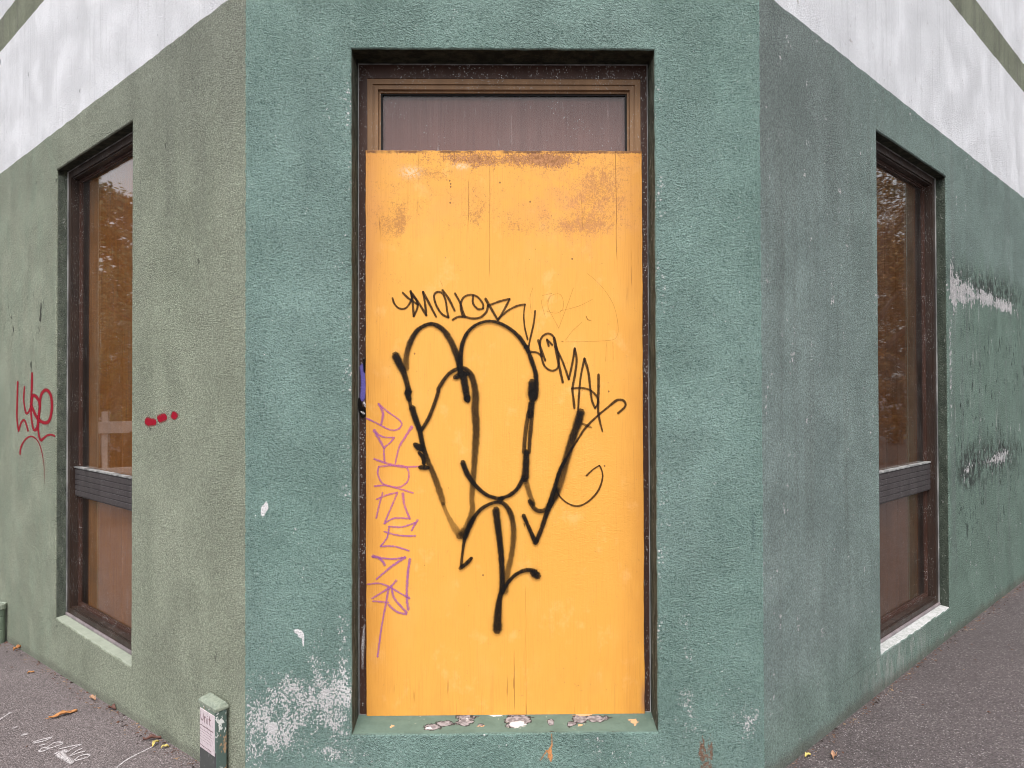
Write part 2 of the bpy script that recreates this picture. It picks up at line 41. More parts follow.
class Mat:
    def __init__(s, name, rough=.8, spec=.3):
        s.m = bpy.data.materials.new(name); s.m.use_nodes = True
        s.nt = s.m.node_tree; s.b = s.nt.nodes['Principled BSDF']
        s.b.inputs['Roughness'].default_value = rough
        s.b.inputs['Specular IOR Level'].default_value = spec
        s._c = None
    def co(s):
        if s._c is None:
            t = s.nt.nodes.new('ShaderNodeTexCoord'); x = s.nt.nodes.new('ShaderNodeSeparateXYZ')
            s.nt.links.new(t.outputs['Object'], x.inputs[0])
            s._c = tuple(S(s.nt, o) for o in x.outputs)
        return s._c
    def vec(s, x, y, z):
        n = s.nt.nodes.new('ShaderNodeCombineXYZ')
        for i, v in enumerate((x, y, z)):
            if isinstance(v, S): s.nt.links.new(v.k, n.inputs[i])
            else: n.inputs[i].default_value = v
        return S(s.nt, n.outputs[0])
    def noise(s, sx, sy, sz, detail=2.0, rough=.5, seed=0.0, dist=0.0):
        x, y, z = s.co()
        n = s.nt.nodes.new('ShaderNodeTexNoise')
        n.inputs['Scale'].default_value = 1.0; n.inputs['Detail'].default_value = detail
        n.inputs['Roughness'].default_value = rough; n.inputs['Distortion'].default_value = dist
        s.nt.links.new(s.vec(x * sx + seed, y * sy + seed * .37, z * sz - seed * .73).k, n.inputs['Vector'])
        return S(s.nt, n.outputs[0])
    def voro(s, sx, sy, sz, feature='F1', out=0, seed=0.0, rnd=1.0):
        x, y, z = s.co()
        n = s.nt.nodes.new('ShaderNodeTexVoronoi'); n.feature = feature
        n.inputs['Scale'].default_value = 1.0; n.inputs['Randomness'].default_value = rnd
        s.nt.links.new(s.vec(x * sx + seed, y * sy, z * sz).k, n.inputs['Vector'])
        return S(s.nt, n.outputs[out])
    def blob(s, x0, z0, rx, rz, axis='xz'):
        c = dict(zip('xyz', s.co())); a, b = c[axis[0]], c[axis[1]]
        u, v = (a - x0) * (1 / rx), (b - z0) * (1 / rz)
        return ((u * u + v * v) * -1.0).exp()
    def mix(s, f, a, b):
        n = s.nt.nodes.new('ShaderNodeMix'); n.data_type = 'RGBA'
        if isinstance(f, S): s.nt.links.new(f.k, n.inputs[0])
        else: n.inputs[0].default_value = f
        for i, v in ((6, a), (7, b)):
            if isinstance(v, S): s.nt.links.new(v.k, n.inputs[i])
            else: n.inputs[i].default_value = (*v, 1)
        return S(s.nt, n.outputs[2])
    def scale(s, c, f):
        n = s.nt.nodes.new('ShaderNodeVectorMath'); n.operation = 'SCALE'
        if isinstance(c, S): s.nt.links.new(c.k, n.inputs[0])
        else: n.inputs[0].default_value = c
        if isinstance(f, S): s.nt.links.new(f.k, n.inputs['Scale'])
        else: n.inputs['Scale'].default_value = f
        return S(s.nt, n.outputs[0])
    def color(s, c):
        if isinstance(c, S): s.nt.links.new(c.k, s.b.inputs['Base Color'])
        else: s.b.inputs['Base Color'].default_value = (*c, 1)
    def rough(s, r):
        if isinstance(r, S): s.nt.links.new(r.k, s.b.inputs['Roughness'])
        else: s.b.inputs['Roughness'].default_value = r
    def bump(s, h, dist, strength=1.0):
        n = s.nt.nodes.new('ShaderNodeBump'); n.inputs['Strength'].default_value = strength
        n.inputs['Distance'].default_value = dist
        s.nt.links.new(h.k, n.inputs['Height']); s.nt.links.new(n.outputs[0], s.b.inputs['Normal'])
    def attr(s, name):
        n = s.nt.nodes.new('ShaderNodeAttribute'); n.attribute_name = name
        return S(s.nt, n.outputs['Fac'])
    def alpha(s, a):
        s.nt.links.new(a.k, s.b.inputs['Alpha'])

# ------------------------------------------------------------------ object helpers
def link(name, me, parent=None, mat=None, loc=None, rot=None):
    o = bpy.data.objects.new(name, me); col.objects.link(o)
    if parent is not None: o.parent = parent
    if loc: o.location = loc
    if rot: o.rotation_euler = rot
    if mat is not None and me is not None: me.materials.append(mat.m if isinstance(mat, Mat) else mat)
    return o
def obj(name, bm, mat, parent=None, loc=None, rot=None, smooth=False):
    me = bpy.data.meshes.new(name); bm.normal_update(); bm.to_mesh(me); bm.free()
    if smooth:
        for p in me.polygons: p.use_smooth = True
    return link(name, me, parent, mat, loc, rot)
def thing(name, label, cat, loc=(0, 0, 0), rot=(0, 0, 0), group=None):
    o = link(name, None, loc=loc, rot=rot); o['label'] = label; o['category'] = cat
    if group: o['group'] = group
    return o
def tag(o, label, cat, group=None):
    o['label'] = label; o['category'] = cat
    if group: o['group'] = group
    return o
def add_box(bm, x0, x1, y0, y1, z0, z1, bev=0.0, seg=1):
    r = bmesh.ops.create_cube(bm, size=1.0); vs = r['verts']
    for v in vs:
        v.co = Vector(((x0 + x1) / 2 + v.co.x * (x1 - x0), (y0 + y1) / 2 + v.co.y * (y1 - y0), (z0 + z1) / 2 + v.co.z * (z1 - z0)))
    if bev:
        es = list({e for v in vs for e in v.link_edges})
        bmesh.ops.bevel(bm, geom=es, offset=bev, segments=seg, affect='EDGES', profile=.5)
def add_ring(bm, ox0, ox1, oz0, oz1, ix0, ix1, iz0, iz1, y0, y1):
    """rectangular frame, mitred, front face at y0, back at y1"""
    def loop(x0, x1, z0, z1, y): return [bm.verts.new(c) for c in ((x0, y, z0), (x1, y, z0), (x1, y, z1), (x0, y, z1))]
    of, nf = loop(ox0, ox1, oz0, oz1, y0), loop(ix0, ix1, iz0, iz1, y0)
    ob, nb = loop(ox0, ox1, oz0, oz1, y1), loop(ix0, ix1, iz0, iz1, y1)
    for i in range(4):
        j = (i + 1) % 4
        bm.faces.new((of[i], of[j], nf[j], nf[i])); bm.faces.new((nf[i], nf[j], nb[j], nb[i]))
        bm.faces.new((ob[j], ob[i], nb[i], nb[j])); bm.faces.new((of[j], of[i], ob[i], ob[j]))
def add_tube(bm, pts, rad, n=6):
    rings = []
    for i, p in enumerate(pts):
        p = Vector(p); a = Vector(pts[max(i - 1, 0)]); b = Vector(pts[min(i + 1, len(pts) - 1)])
        d = (b - a).normalized(); u = d.orthogonal().normalized(); w = d.cross(u)
        r = rad[i] if isinstance(rad, (list, tuple)) else rad
        rings.append([bm.verts.new(p + (u * math.cos(2 * math.pi * k / n) + w * math.sin(2 * math.pi * k / n)) * r) for k in range(n)])
    for a, b in zip(rings, rings[1:]):
        for k in range(n): bm.faces.new((a[k], a[(k + 1) % n], b[(k + 1) % n], b[k]))
    bm.faces.new(rings[0][::-1]); bm.faces.new(rings[-1])

# ------------------------------------------------------------------ geometry constants
CXL, CXR = -1.075, 1.1136            # the two corners of the splayed wall
ZP = 3.421                           # border of green and white paint
def gz(x, y):
    g = 0.01
    if x < CXL: g += 0.075 * max(x - CXL, -9.0)
    if x > CXR: g += 0.012 * math.sin(min(x - CXR, 4.0) * .8)
    return g

# ------------------------------------------------------------------ materials: render (stucco)
GREEN_DIRT = (.033, .036, .026)
def wall_base(m, paint, coarse):
    """common tail: grain, border to the white band, grime, bump"""
def make_wall_mat(name, kind):
    m = Mat(name, .86, .25)
    x, y, z = m.co()
    s = x.abs()                                        # distance from the corner on the side walls
    big = m.noise(.9, .9, .7, 3, .55, 3.1)
    mid = m.noise(6, 6, 3.2, 3, .6, 8.3)
    streak = m.noise(9, 9, .55, 3, .6, 5.7)
    fine_s = m.noise(38, 38, 1.6, 2, .6, 2.2)
    if kind == 'c':
        grain = m.noise(98, 98, 116, 3, .66, 1.0, .6)
        grit = m.noise(300, 300, 300, 1, .6, 4.0)
        paint = m.mix(big.step(.3, .7), C_TEAL, C_TEAL2)
        paint = m.mix(streak.step(.5, .78) * .12, paint, C_TEAL_D)
        paint = m.mix(mid.step(.45, .75) * .3, paint, C_TEAL2)
        paint = m.mix(m.noise(3.2, 3.2, 2.2, 4, .68, 61).step(.50, .74) * .14, paint, C_TEAL_D)
        paint = m.mix(m.noise(17, 17, 15, 3, .65, 63).step(.62, .78) * .18, paint, C_TEAL_D)
        paint = m.mix((z + (mid - .5) * .5).step(2.75, 3.4) * .16, paint, (.15, .19, .16))
    elif kind == 'l':
        grain = m.noise(125, 125, 135, 2, .7, 1.0)
        grit = m.noise(260, 260, 260, 1, .6, 4.0)
        paint = m.mix(big.step(.3, .7), C_SAGE, C_SAGE2)
        paint = m.mix((z + (streak - .5) * 1.2).step(2.2, 3.5) * (1 - s.step(.4, 2.6) * .6) * .85, paint, C_SAGE_TOP)
        paint = m.mix(streak.step(.5, .78) * .3, paint, C_SAGE_D)
        paint = m.mix(s.step(2.3, 2.9) * mid.step(.35, .75) * .5, paint, C_SAGE_G)
    else:
        grain = m.noise(125, 125, 135, 2, .7, 1.0)
        grit = m.noise(260, 260, 260, 1, .6, 4.0)
        paint = m.mix(big.step(.3, .7), C_GREY, C_GREY2)
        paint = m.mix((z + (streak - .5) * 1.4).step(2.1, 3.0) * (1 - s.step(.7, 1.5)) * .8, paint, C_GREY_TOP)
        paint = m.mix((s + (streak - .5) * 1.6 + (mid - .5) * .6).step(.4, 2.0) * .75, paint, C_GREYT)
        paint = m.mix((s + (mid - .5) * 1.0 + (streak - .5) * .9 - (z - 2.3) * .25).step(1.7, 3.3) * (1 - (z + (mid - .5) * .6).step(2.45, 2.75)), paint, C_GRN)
        paint = m.mix(streak.step(.48, .70) * .5, paint, C_GREY_TOP)
        paint = m.mix(((z + (mid - .5) * .3).step(.55, .1)) * .6, paint, C_GRN)
    if kind != 'c':
        white = m.mix((streak * .6 + mid * .4).step(.46, .76) * .17, C_WHITE, C_WHITE2)
        white = m.mix(fine_s.step(.52, .72) * .22, white, (.50, .505, .51))
        zz = z + (m.noise(7, 7, 7, 3, .6, 6.0) - .5) * .022
        up = zz.step(ZP - .004, ZP + .004)
        band = zz.step(4.386, 4.394) * zz.step(4.652, 4.644)
        paint = m.mix(up, paint, white)
        paint = m.mix(band, paint, m.mix(streak.step(.4, .7), C_OLIVE, C_OLIVE2))
    if kind != 'c':
        paint = m.mix((s + (m.noise(30, 30, 30, 3, .7, 65) - .5) * .03).step(.012, .006) * z.step(ZP, ZP - .02), paint, C_TEAL)
    # grains of the roughcast: their colour varies a little, shade of the pits is painted into it
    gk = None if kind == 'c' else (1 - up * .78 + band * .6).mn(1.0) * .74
    if kind == 'c':
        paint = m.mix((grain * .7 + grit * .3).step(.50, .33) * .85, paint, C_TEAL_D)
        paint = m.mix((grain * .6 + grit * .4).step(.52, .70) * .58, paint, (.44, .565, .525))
    else:
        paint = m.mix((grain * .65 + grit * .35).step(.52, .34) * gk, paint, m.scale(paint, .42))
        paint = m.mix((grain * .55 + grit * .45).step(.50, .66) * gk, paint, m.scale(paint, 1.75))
    # places where the paint has come off and the white skim shows
    flake_n = m.noise(122, 122, 98, 3, .72, 9.0, .6)
    flake_m = m.noise(14, 14, 12, 2, .6, 12.0)
    if kind == 'c':
        reg = m.blob(-1.0, .24, .16, .13) + m.blob(-.85, .36, .17, .10) + m.blob(-.70, .36, .07, .13) + m.blob(-.92, .43, .17, .09) * .55 \
            + m.blob(-.665, .58, .035, .22) * .75 + m.blob(-.78, .56, .05, .13) * .55 + m.blob(-.72, .17, .10, .07) * .5 \
            + m.blob(.80, .31, .055, .10) * .62 + m.blob(1.055, .26, .05, .09) * .72 + m.blob(.79, .62, .04, .2) * .4 + m.blob(.95, .40, .13, .12) * .33 + m.blob(-.6, .14, .13, .06) * .45 + m.blob(.45, .16, .12, .06) * .5 + m.blob(.02, .19, .1, .03) * .4
        th = reg.mn(1.0) * .166
        fl = (flake_n * .72 + flake_m * .28 + th).step(.662, .678)
        edge = ((x - .0165).abs() - .655).abs()
        sp = m.voro(46, 46, 46)
        spk = sp.step(.34, .14).mx(flake_n.step(.60, .66)) * m.noise(9, 9, 4, 3, .65, 21).step(.46, .66) * (edge.step(.055, .0)) * z.step(3.12, 2.9)
        spot = m.voro(12, 12, 12, seed=3.3).step(.085, .05) * m.noise(3, 3, 3, 1, .5, 31).step(.42, .55) * z.step(1.1, .35)
        dab = m.blob(-1.005, 1.185, .011, .03) + m.blob(-.99, 1.205, .009, .022) + m.blob(-.862, .678, .016, .012) * .9 + m.blob(-.846, .662, .012, .016) + m.blob(-.836, .635, .006, .03) * .8 + m.blob(-.965, .27, .03, .035)
        fl = fl.mx(spk).mx(spot * .9).mx((dab + (flake_n - .5) * .9).step(.42, .6))
        # weathered black specks near the corner edge and dull vertical runs
        dk = m.blob(1.075, 1.13, .012, .09) * .8
        paint = m.mix((dk * fine_s.step(.4, .6)).sat() * .8, paint, (.05, .08, .09))
        rust = (m.blob(.862, .08, .030, .14) * .9 + m.blob(.89, .15, .012, .08) * .6 + m.blob(.85, .17, .012, .05) * .5 + (m.noise(80, 80, 34, 4, .78, 73) - .5) * 3.6).step(.62, .95)
        paint = m.mix(rust * .8, paint, m.mix(grit.step(.35, .65), (.20, .07, .035), (.36, .16, .09)))
        paint = m.mix(fl, paint, C_FLAKE)
    elif kind == 'r':
        seam = z - (2.415 - (s - 3.0) * .0) 
        wob = (m.noise(2.6, 2.6, 2.6, 3, .6, 15) - .5)
        b1 = m.blob(3.10, 2.385, .30, .10) * .84 + m.blob(3.74, 2.40, .36, .075) * .80 + m.blob(4.40, 2.39, .34, .06) * .80 + m.blob(2.84, 2.45, .09, .2) * .5
        f1 = (b1 + (m.noise(14, 14, 30, 5, .8, 17) - .5) * 2.6 + (m.noise(22, 22, 4, 3, .7, 37) - .5) * 1.7).step(.49, .57)
        b2 = m.blob(3.17, 1.12, .17, .10) * .50 + m.blob(4.25, 1.16, .36, .11) * .52 + m.blob(3.75, 1.14, .5, .06) * .5 + m.blob(2.79, 1.95, .07, .55) * .58 + m.blob(2.78, 1.2, .05, .5) * .3
        f2 = (b2 + (m.noise(24, 24, 30, 5, .8, 19) - .5) * 2.2).step(.60, .67)
        dirt = (m.blob(3.4, 2.50, .9, .10) + m.blob(4.4, 2.48, .8, .12)) * .9 + (m.blob(3.2, 1.12, .26, .14) + m.blob(4.0, 1.15, .75, .15)) * 1.5
        paint = m.mix((dirt * m.noise(16, 16, 14, 4, .7, 23).step(.38, .6)).sat() * .85, paint, (.035, .04, .037))
        run = m.noise(22, 22, 8.0, 4, .76, 25).step(.57, .62) * m.noise(4, 4, 5, 3, .7, 27).step(.40, .56) * s.step(2.75, 3.0) * (z + (mid - .5) * .5).step(2.35, 2.1) * z.step(.3, .8)
        paint = m.mix(run * .85, paint, (.018, .026, .022))
        white_run = m.noise(17, 17, 3.0, 2, .6, 29).step(.66, .71) * s.step(2.75, 2.9) * z.step(2.4, 2.2) * z.step(.9, 1.2)
        paint = m.mix(white_run * .5, paint, (.42, .45, .41))
        low = (m.blob(1.75, .14, .55, .10) + m.blob(1.5, .02, .3, .06) * .7) * m.noise(26, 26, 6, 3, .7, 33).step(.42, .62)
        paint = m.mix(low * .6, paint, (.40, .40, .37))
        paint = m.mix(f1.mx(f2), paint, m.mix(m.noise(40, 40, 30, 3, .7, 75).step(.35, .65), (.66, .63, .63), (.42, .41, .41)))
        foot = (z + (mid - .5) * .10).step(.10, .03)
        crk = ((z - .212 + (mid - .5) * .03).abs().step(.0035, .001)) * s.step(.7, .95) * s.step(1.40, 1.39)
        paint = m.mix(crk * .45, paint, (.06, .075, .07))
        paint = m.mix(foot * .5, paint, (.10, .07, .055))
    else:
        run = m.noise(14, 14, 5.5, 3, .7, 25).step(.60, .64) * m.noise(4.5, 4.5, 4.5, 3, .65, 27).step(.46, .58) * m.blob(-3.3, 2.12, .75, .28)._m('MULTIPLY', 1.6, clamp=True)
        run = run.mx(m.noise(12, 12, 8, 2, .7, 41).step(.72, .75) * .6 * s.step(.15, .3))
        paint = m.mix(run * .85, paint, (.02, .02, .018))
        foot = (z + s * .053 + (mid - .5) * .05).step(.07, .03)
        paint = m.mix(foot * .4, paint, (.12, .12, .10))
        splash = m.noise(30, 30, 30, 3, .7, 43).step(.66, .7) * (z + s * .053).step(.35, .02) * .5
        paint = m.mix(splash, paint, (.36, .38, .34))
    # the reveals of the opening: darker than the wall face, mossy dirt on the soffit
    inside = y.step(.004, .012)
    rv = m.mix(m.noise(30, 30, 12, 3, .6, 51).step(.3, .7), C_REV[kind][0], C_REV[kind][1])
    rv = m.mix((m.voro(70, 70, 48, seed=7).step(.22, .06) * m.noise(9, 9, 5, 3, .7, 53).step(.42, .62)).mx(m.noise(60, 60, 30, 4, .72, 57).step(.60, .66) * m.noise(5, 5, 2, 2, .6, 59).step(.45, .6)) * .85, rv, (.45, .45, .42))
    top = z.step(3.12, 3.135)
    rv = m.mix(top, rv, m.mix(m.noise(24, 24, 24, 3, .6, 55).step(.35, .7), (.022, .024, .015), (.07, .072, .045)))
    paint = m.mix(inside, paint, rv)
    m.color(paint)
    h = grain * .75 + grit * .25
    if kind == 'c': h = h + fl * .10
    m.bump(h * (m.noise(4, 4, 4, 2, .6, 71).step(.25, .75) * .7 + .65) + mid * .5, BUMP[kind][0], BUMP[kind][1])
    return m

C_TEAL, C_TEAL2, C_TEAL_D = (.205, .322, .280), (.250, .362, .325), (.085, .145, .126)
C_SAGE, C_SAGE2, C_SAGE_TOP, C_SAGE_D, C_SAGE_G = (.315, .338, .258), (.282, .310, .232), (.222, .235, .192), (.240, .262, .198), (.258, .322, .243)
C_GREY, C_GREY2, C_GREY_TOP, C_GREYT, C_GRN = (.235, .292, .272), (.210, .265, .250), (.178, .210, .196), (.188, .255, .226), (.165, .236, .194)
C_WHITE, C_WHITE2 = (.86, .86, .885), (.68, .68, .70)
C_OLIVE, C_OLIVE2 = (.235, .25, .18), (.18, .185, .14)
C_FLAKE = (.86, .835, .835)
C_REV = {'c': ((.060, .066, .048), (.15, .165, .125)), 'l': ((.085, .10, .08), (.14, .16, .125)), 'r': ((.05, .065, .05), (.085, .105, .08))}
BUMP = {'c': (.040, 1.0), 'l': (.030, 1.0), 'r': (.030, 1.0)}

# ------------------------------------------------------------------ other materials
def metal_mat(name, c1, c2, rough, speck=.0, coat=0.0):
    m = Mat(name, rough, .22)
    c = m.mix(m.noise(14, 14, 3, 3, .6, 2).step(.3, .7), c1, c2)
    if speck:
        v = m.voro(90, 90, 90).step(.32, .12) * m.noise(10, 10, 6, 3, .65, 5).step(.46, .62)
        v2 = m.noise(120, 120, 70, 4, .74, 9).step(.59, .65) * m.noise(6, 6, 5, 2, .6, 7).step(.40, .62)
        c = m.mix((v.mx(v2)) * speck, c, (.55, .55, .54))
    m.color(c)
    m.rough(m.noise(22, 22, 6, 3, .6, 12) * .3 + (rough - .12))
    m.bump(m.noise(90, 90, 20, 2, .6, 3), .0006, .5)
    return m
M_FRAME_DARK = metal_mat('dark_brown_frame_paint', (.044, .021, .015), (.064, .032, .024), .38, .75)
M_BRONZE = metal_mat('bronze_sash', (.26, .145, .072), (.20, .112, .058), .42, .4)
M_SIDE_FRAME = metal_mat('brown_aluminium', (.040, .024, .018), (.026, .017, .014), .36, .35)
M_RAIL = metal_mat('grey_rail', (.062, .053, .054), (.045, .039, .040), .36, .25)
M_FLASH = metal_mat('sky_sheen_flashing', (.26, .22, .225), (.17, .145, .15), .42, .2)  # the sky mirrored in the flange is put into this lighter colour
M_SEALANT = metal_mat('old_sealant', (.34, .34, .33), (.10, .10, .10), .6, .3)
M_GASKET = metal_mat('black_gasket', (.01, .01, .01), (.016, .015, .015), .5)

def glass_mat(name, tint, dust):
    m = Mat(name); nt = m.nt; nt.nodes.remove(m.b)
    out = [n for n in nt.nodes if n.type == 'OUTPUT_MATERIAL'][0]
    tr = nt.nodes.new('ShaderNodeBsdfTransparent'); tr.inputs[0].default_value = (*tint, 1)
    gl = nt.nodes.new('ShaderNodeBsdfGlossy'); gl.inputs['Roughness'].default_value = .02
    lw = nt.nodes.new('ShaderNodeLayerWeight'); lw.inputs[0].default_value = .5; fr = (S(nt, lw.outputs['Facing']).pw(5.0) * 1.35 + .025).mn(1.0)
    bn = nt.nodes.new('ShaderNodeBump'); bn.inputs['Strength'].default_value = .07; bn.inputs['Distance'].default_value = .002
    nt.links.new(m.noise(5, 5, 3.5, 1, .5, 3).k, bn.inputs['Height']); nt.links.new(bn.outputs[0], gl.inputs['Normal'])
    mx = nt.nodes.new('ShaderNodeMixShader'); nt.links.new(fr.k, mx.inputs[0]); nt.links.new(tr.outputs[0], mx.inputs[1]); nt.links.new(gl.outputs[0], mx.inputs[2])
    df = nt.nodes.new('ShaderNodeBsdfDiffuse'); df.inputs[0].default_value = (.6, .58, .57, 1)
    d = m.voro(70, 70, 70).step(.17, .07) * m.noise(7, 7, 7, 3, .65, 5).step(.47, .66) * dust
    d = d.mx(m.noise(4, 4, 2.5, 4, .65, 7).step(.35, .8) * .025 * dust)
    d = d.mx(m.noise(60, 60, 4, 2, .6, 9).step(.66, .74) * .14 * dust)
    mx2 = nt.nodes.new('ShaderNodeMixShader'); nt.links.new(d.k, mx2.inputs[0]); nt.links.new(mx.outputs[0], mx2.inputs[1]); nt.links.new(df.outputs[0], mx2.inputs[2])
    nt.links.new(mx2.outputs[0], out.inputs[0])
    return m
M_GLASS = glass_mat('window_glass', (.95, .93, .91), .7)
M_GLASS_DUSTY = glass_mat('dusty_window_glass', (.95, .93, .92), 1.0)

def ply_mat(name, c1, c2, c3):
    m = Mat(name, .7, .3); x, y, z = m.co()
    g = m.noise(26, 26, .9, 4, .65, 3, 1.2); g2 = m.noise(120, 120, 3, 2, .6, 7)
    c = m.mix(g.step(.3, .7), c1, c2); c = m.mix(g2.step(.58, .7) * .6, c, c3)
    c = m.mix(m.noise(2, 2, 2, 3, .6, 9).step(.45, .7) * .5, c, c3)
    m.color(c); m.bump(g2, .001, .4)
    return m
M_BACK = ply_mat('brown_backing_ply', (.27, .105, .016), (.21, .078, .013), (.11, .042, .008))
M_BACK_R = ply_mat('dark_backing_ply', (.115, .040, .007), (.085, .030, .006), (.045, .016, .004))
M_BACK_C = ply_mat('mauve_backing_board', (.19, .092, .076), (.158, .076, .063), (.13, .060, .052))
M_LINING = ply_mat('dark_lining', (.06, .036, .024), (.045, .028, .02), (.03, .02, .015))

def board_mat():
    m = Mat('orange_painted_plywood', .62, .35); x, y, z = m.co()      # local: x from -.613 to .613, z from 0 to 2.502
    big = m.noise(1.6, 1, 1.1, 3, .6, 2); grain = m.noise(150, 20, 3.2, 3, .65, 5, .4); fine = m.noise(330, 40, 7, 2, .6, 6)
    c = m.mix(big.step(.3, .7), C_OR, C_OR2)
    c = m.mix(m.noise(5, 3, 3, 3, .6, 8).step(.5, .75) * .4, c, C_OR3)
    lowedge = ((z.step(.42, .0)) + (x.abs()).step(.46, .61) * .8 + z.step(2.0, 2.4) * .7).mn(1.0)
    c = m.mix(grain.step(.52, .74) * (lowedge * .34 + .10) * m.noise(5, 4, 4, 3, .65, 45).step(.3, .65), c, (.40, .165, .04))
    c = m.mix(m.noise(9, 5, 7, 4, .7, 47).step(.56, .74) * .22, c, (.90, .56, .24))
    c = m.mix(x.abs().step(.46, .613) * m.noise(4, 3, 2, 3, .65, 14).step(.25, .6) * .5, c, (.52, .21, .035))
    c = m.mix(z.step(.30, .0) * m.noise(5, 3, 3, 3, .65, 53).step(.3, .65) * .35, c, (.52, .22, .04))
    # weather cracks along the grain
    crk = m.noise(95, 9, 3.0, 2, .55, 11).step(.66, .70) * m.noise(6, 4, 3, 2, .6, 13).step(.50, .6)
    def line(x0, z0, z1, w):
        return ((x - x0 + (m.noise(1, 1, 5, 2, .6, x0 * 9) - .5) * .012).abs()).step(w, w * .4) * z.step(z0 - .02, z0 + .02) * z.step(z1 + .02, z1 - .02)
    lines = (line(.497, 2.02, 2.52, .0017) *.75).mx(line(-.066, 1.95, 2.44, .0015) * .5).mx(line(-.16, 2.14, 2.36, .0011) * .8).mx(line(.088, .0, .56, .0011) * .35).mx(line(.345, 2.16, 2.3, .0013) * .7)
    crk = (crk * (lowedge * .7 + .08)).mx(lines)
    # brown mould and bare wood along the top
    n1 = m.noise(20, 9, 17, 4, .72, 17, .5); n2 = m.noise(75, 30, 60, 3, .7, 19)
    topb = m.blob(.05, 2.463, .30, .040) * 1.0 + m.blob(-.22, 2.475, .14, .03) * .45 + m.blob(.24, 2.455, .10, .05) * .5 + m.blob(-.14, 2.42, .02, .04) * .5
    n3 = m.noise(150, 60, 150, 3, .75, 41)
    mould = (topb * .70 + (n1 - .5) * 1.2 + (n2 - .5) * 1.0 + (n3 - .5) * 1.6).step(.34, .72)
    mids = m.blob(-.52, 2.165, .055, .07) * .42 + m.blob(-.46, 2.19, .03, .10) * .45 + m.blob(.33, 2.16, .17, .05) * .42 + m.blob(.40, 2.27, .12, .15) * .33 + m.blob(-.13, 2.22, .05, .06) * .32 + m.blob(.05, 2.16, .1, .06) * .24 + m.blob(-.5, 1.92, .06, .1) * .18 + m.blob(.44, 2.36, .10, .1) * .25 + m.blob(-.34, 2.40, .1, .025) * .34
    band_ = (z + (m.noise(4, 3, 3, 3, .6, 49) - .5) * .12).step(2.11, 2.19) * .15 + z.step(2.30, 2.5) * .05
    stain = (mids * .8 + band_ + (n1 - .5) * .9 + (n2 - .5) * .9 + (n3 - .5) * 1.3).step(.22, .66)
    c = m.mix((z + (n1 - .5) * .12).step(2.10, 2.17) * m.noise(5, 3, 7, 4, .7, 43).step(.35, .7) * .30, c, (.60, .27, .085))
    c = m.mix(stain * .72, c, (.33, .135, .04))
    c = m.mix(m.blob(.33, 2.24, .22, .22) * .4 * n1.step(.3, .7), c, (.58, .25, .11))
    c = m.mix(m.blob(-.61, 2.2, .05, .4) * .4, c, (.58, .25, .10))
    c = m.mix(mould * .9, c, m.mix(n2.step(.35, .65), (.17, .06, .022), (.42, .19, .08)))
    topedge = (z - 2.502 + n2 * .022).step(-.004, .004) * m.noise(7, 3, 2, 3, .65, 51).step(.40, .55)
    c = m.mix(topedge * .85, c, (.10, .04, .02))
    c = m.mix(fine.step(.52, .72) * .16, c, (.42, .17, .035))
    peel = (m.blob(-.415, 2.405, .04, .022) + m.blob(-.19, 2.432, .03, .012)) * n2.step(.4, .55)
    c = m.mix((peel * 1.3).sat(), c, (.68, .46, .26))
    pit = m.voro(34, 4, 24, seed=5).step(.075, .045) * m.noise(3, 2, 3, 2, .6, 23).step(.52, .6)
    c = m.mix(pit * .75, c, (.22, .09, .02))
    dots = None
    for a_, b_ in ((-.243, 2.368), (-.239, 2.354), (-.239, 2.341), (-.241, 2.27), (.114, 2.275), (-.02, 2.36), (.30, 2.02), (-.40, 1.6), (.46, 1.43), (.44, 1.1), (-.1, .62)):
        d_ = m.blob(a_, b_, .0042, .005); dots = d_ if dots is None else dots.mx(d_)
    c = m.mix(dots.step(.3, .6) * .8, c, (.12, .05, .02))
    c = m.mix(crk * .8, c, (.15, .055, .015))
    edge_dirt = (z.step(.012, .0) * n2.step(.3, .6)).mx((x - .585).step(.0, .03) * m.blob(.61, .07, .04, .06))
    c = m.mix(edge_dirt * .7, c, (.20, .11, .09))
    side = (y.step(.0022, .004)).mx((z - 2.4995).step(0, .001))
    c = m.mix(side * .6, c, (.30, .15, .06))
    m.color(c)
    wr = m.noise(26, 8, 60, 3, .65, 31, 1.5) * (m.blob(.2, 1.05, .5, .5) * .7 + m.blob(.4, .9, .25, .5) * .6)
    m.bump(grain * (lowedge * .5 + .35) + fine * .2 + wr * .9 - crk * .8 - mould * .4, .0022, .8)
    return m
C_OR, C_OR2, C_OR3 = (.72, .343, .060), (.69, .322, .052), (.70, .372, .085)

